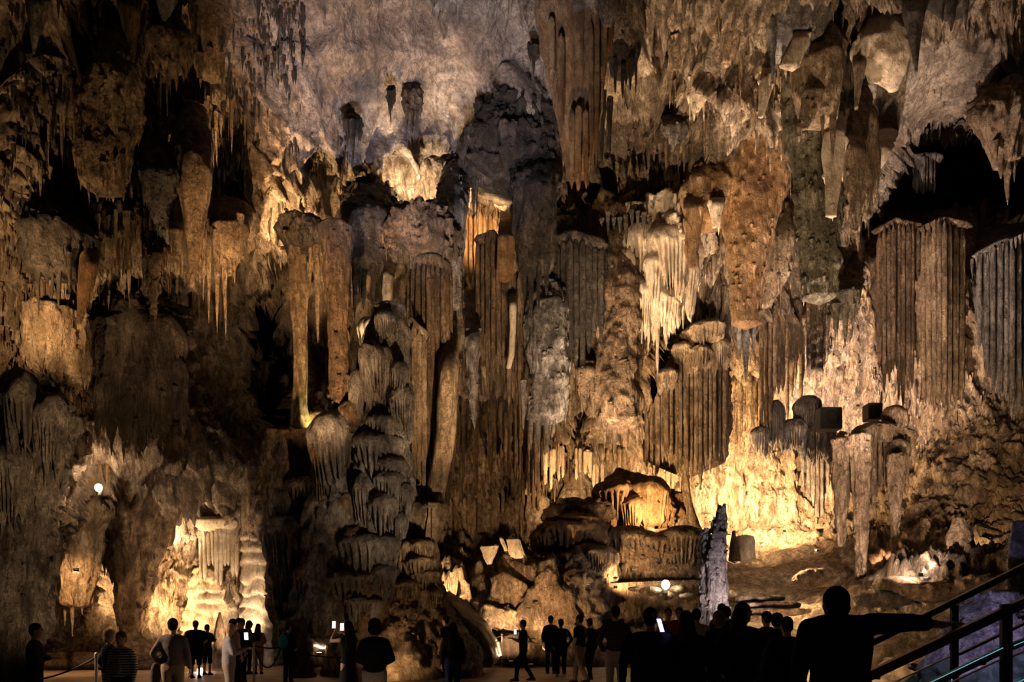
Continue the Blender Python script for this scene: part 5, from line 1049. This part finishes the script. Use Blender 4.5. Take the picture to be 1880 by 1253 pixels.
BALUSTRADE('far stair railing behind the man at the stairs', 5.7, ((1600,1181),(1960,1001)), .05, [(1752,1112,.055,.60)],
    [(1836,1166,1761,1202,.02),(1940,1117,1840,1165,.02)], [[(1745,1207),(1600,1275),(1600,1360),(1745,1330)]], [(1745,1240,1745,1262,'ledb')])
b = bmesh.new()
box(b, (2.2, 4.95, .255), (.90, 1.45, .09))
for i in range(9): box(b, (2.6+i*.36, 5.15, .11+.0+.084*i+.08), (.36, 1.05, .22+.168*i))
tag(bm_obj('stair', b, 'floor'), 'steps rising to the right between the two railings', 'stairs', kind='structure')
# lamp on a pole, tripod, black boxes on the wall
e = empty('pole_lamp', P(792,1010,21.0), 'flat lamp on a thin pole beside the fluted pedestal', 'lamp')
b = bmesh.new(); cone_between(b, (0,0,0), (0,0,1.30), .02, .02, 8); bm_obj('pole', b, 'lamp_body', parent=e)
b = bmesh.new(); beam(b, (-.28,0,1.30), (.08,0,1.36), .12, .05); bm_obj('lamp_head', b, 'steel', parent=e)
e = empty('tripod', P(1045,1072,25.6), 'small black tripod standing on the tan boulder', 'tripod')
for a in (0, 2.1, 4.2):
    b = bmesh.new(); cone_between(b, (.14*math.cos(a),.14*math.sin(a),0), (0,0,.42), .012, .014, 6); bm_obj('leg', b, 'lamp_body', parent=e)
b = bmesh.new(); box(b, (0,0,.46), (.14,.10,.10)); cone_between(b, (0,-.05,.46), (0,-.13,.46), .04, .035, 10); bm_obj('camera_head', b, 'lamp_body', parent=e)
for (x, y, w_, h_, dd, lb) in [(1526,768,40,40,31.0,'larger black square loudspeaker box on the right-hand wall'),(1607,755,26,30,30.6,'smaller black square loudspeaker box under the left shield')]:
    e = empty('loudspeaker', P(x, y+h_/2, dd), lb, 'loudspeaker'); s_ = dd/F
    b = bmesh.new(); box(b, (0,.25,h_/2*s_), (w_*s_,.6,h_*s_)); bmesh.ops.bevel(b, geom=b.edges[:], offset=.03, segments=2, affect='EDGES'); bm_obj('box', b, 'lamp_body', parent=e)
    b = bmesh.new(); bmesh.ops.create_cone(b, cap_ends=True, segments=20, radius1=w_*s_*.36, radius2=w_*s_*.30, depth=.04, matrix=Matrix.Translation((0,-.06,h_/2*s_)) @ Matrix.Rotation(math.pi/2, 4, 'X')); bm_obj('cone', b, 'rope', parent=e)
# ------------------------------------------------------------------ groups of alike things
_G = {'person': 'visitors in the cave', 'lamp': 'lamps of the show lighting', 'phone': 'phones held by visitors', 'rope': 'ropes of the barrier', 'post': 'rope posts along the path', 'railing': 'stair railings',
      'loudspeaker': 'loudspeaker boxes on the wall', 'rock step': 'worn steps on the slope', 'stone': 'lit stones on the terrace', 'stalactite': 'single stalactites', 'stalactites': 'stalactite clusters',
      'organ pipes': 'organ-pipe curtains', 'stalagmite': 'stalagmites', 'pendant': 'hanging pendants', 'boulder': 'boulders along the wall', 'flowstone': 'flowstone formations', 'dripstone': 'columns of dripstone', 'drapery': 'draperies', 'rock': 'rock masses'}
for o in COL.objects:
    if o.parent is None and o.get('category') in _G and not o.get('kind'): o['group'] = _G[o['category']]
    if 'd' in o: del o['d']
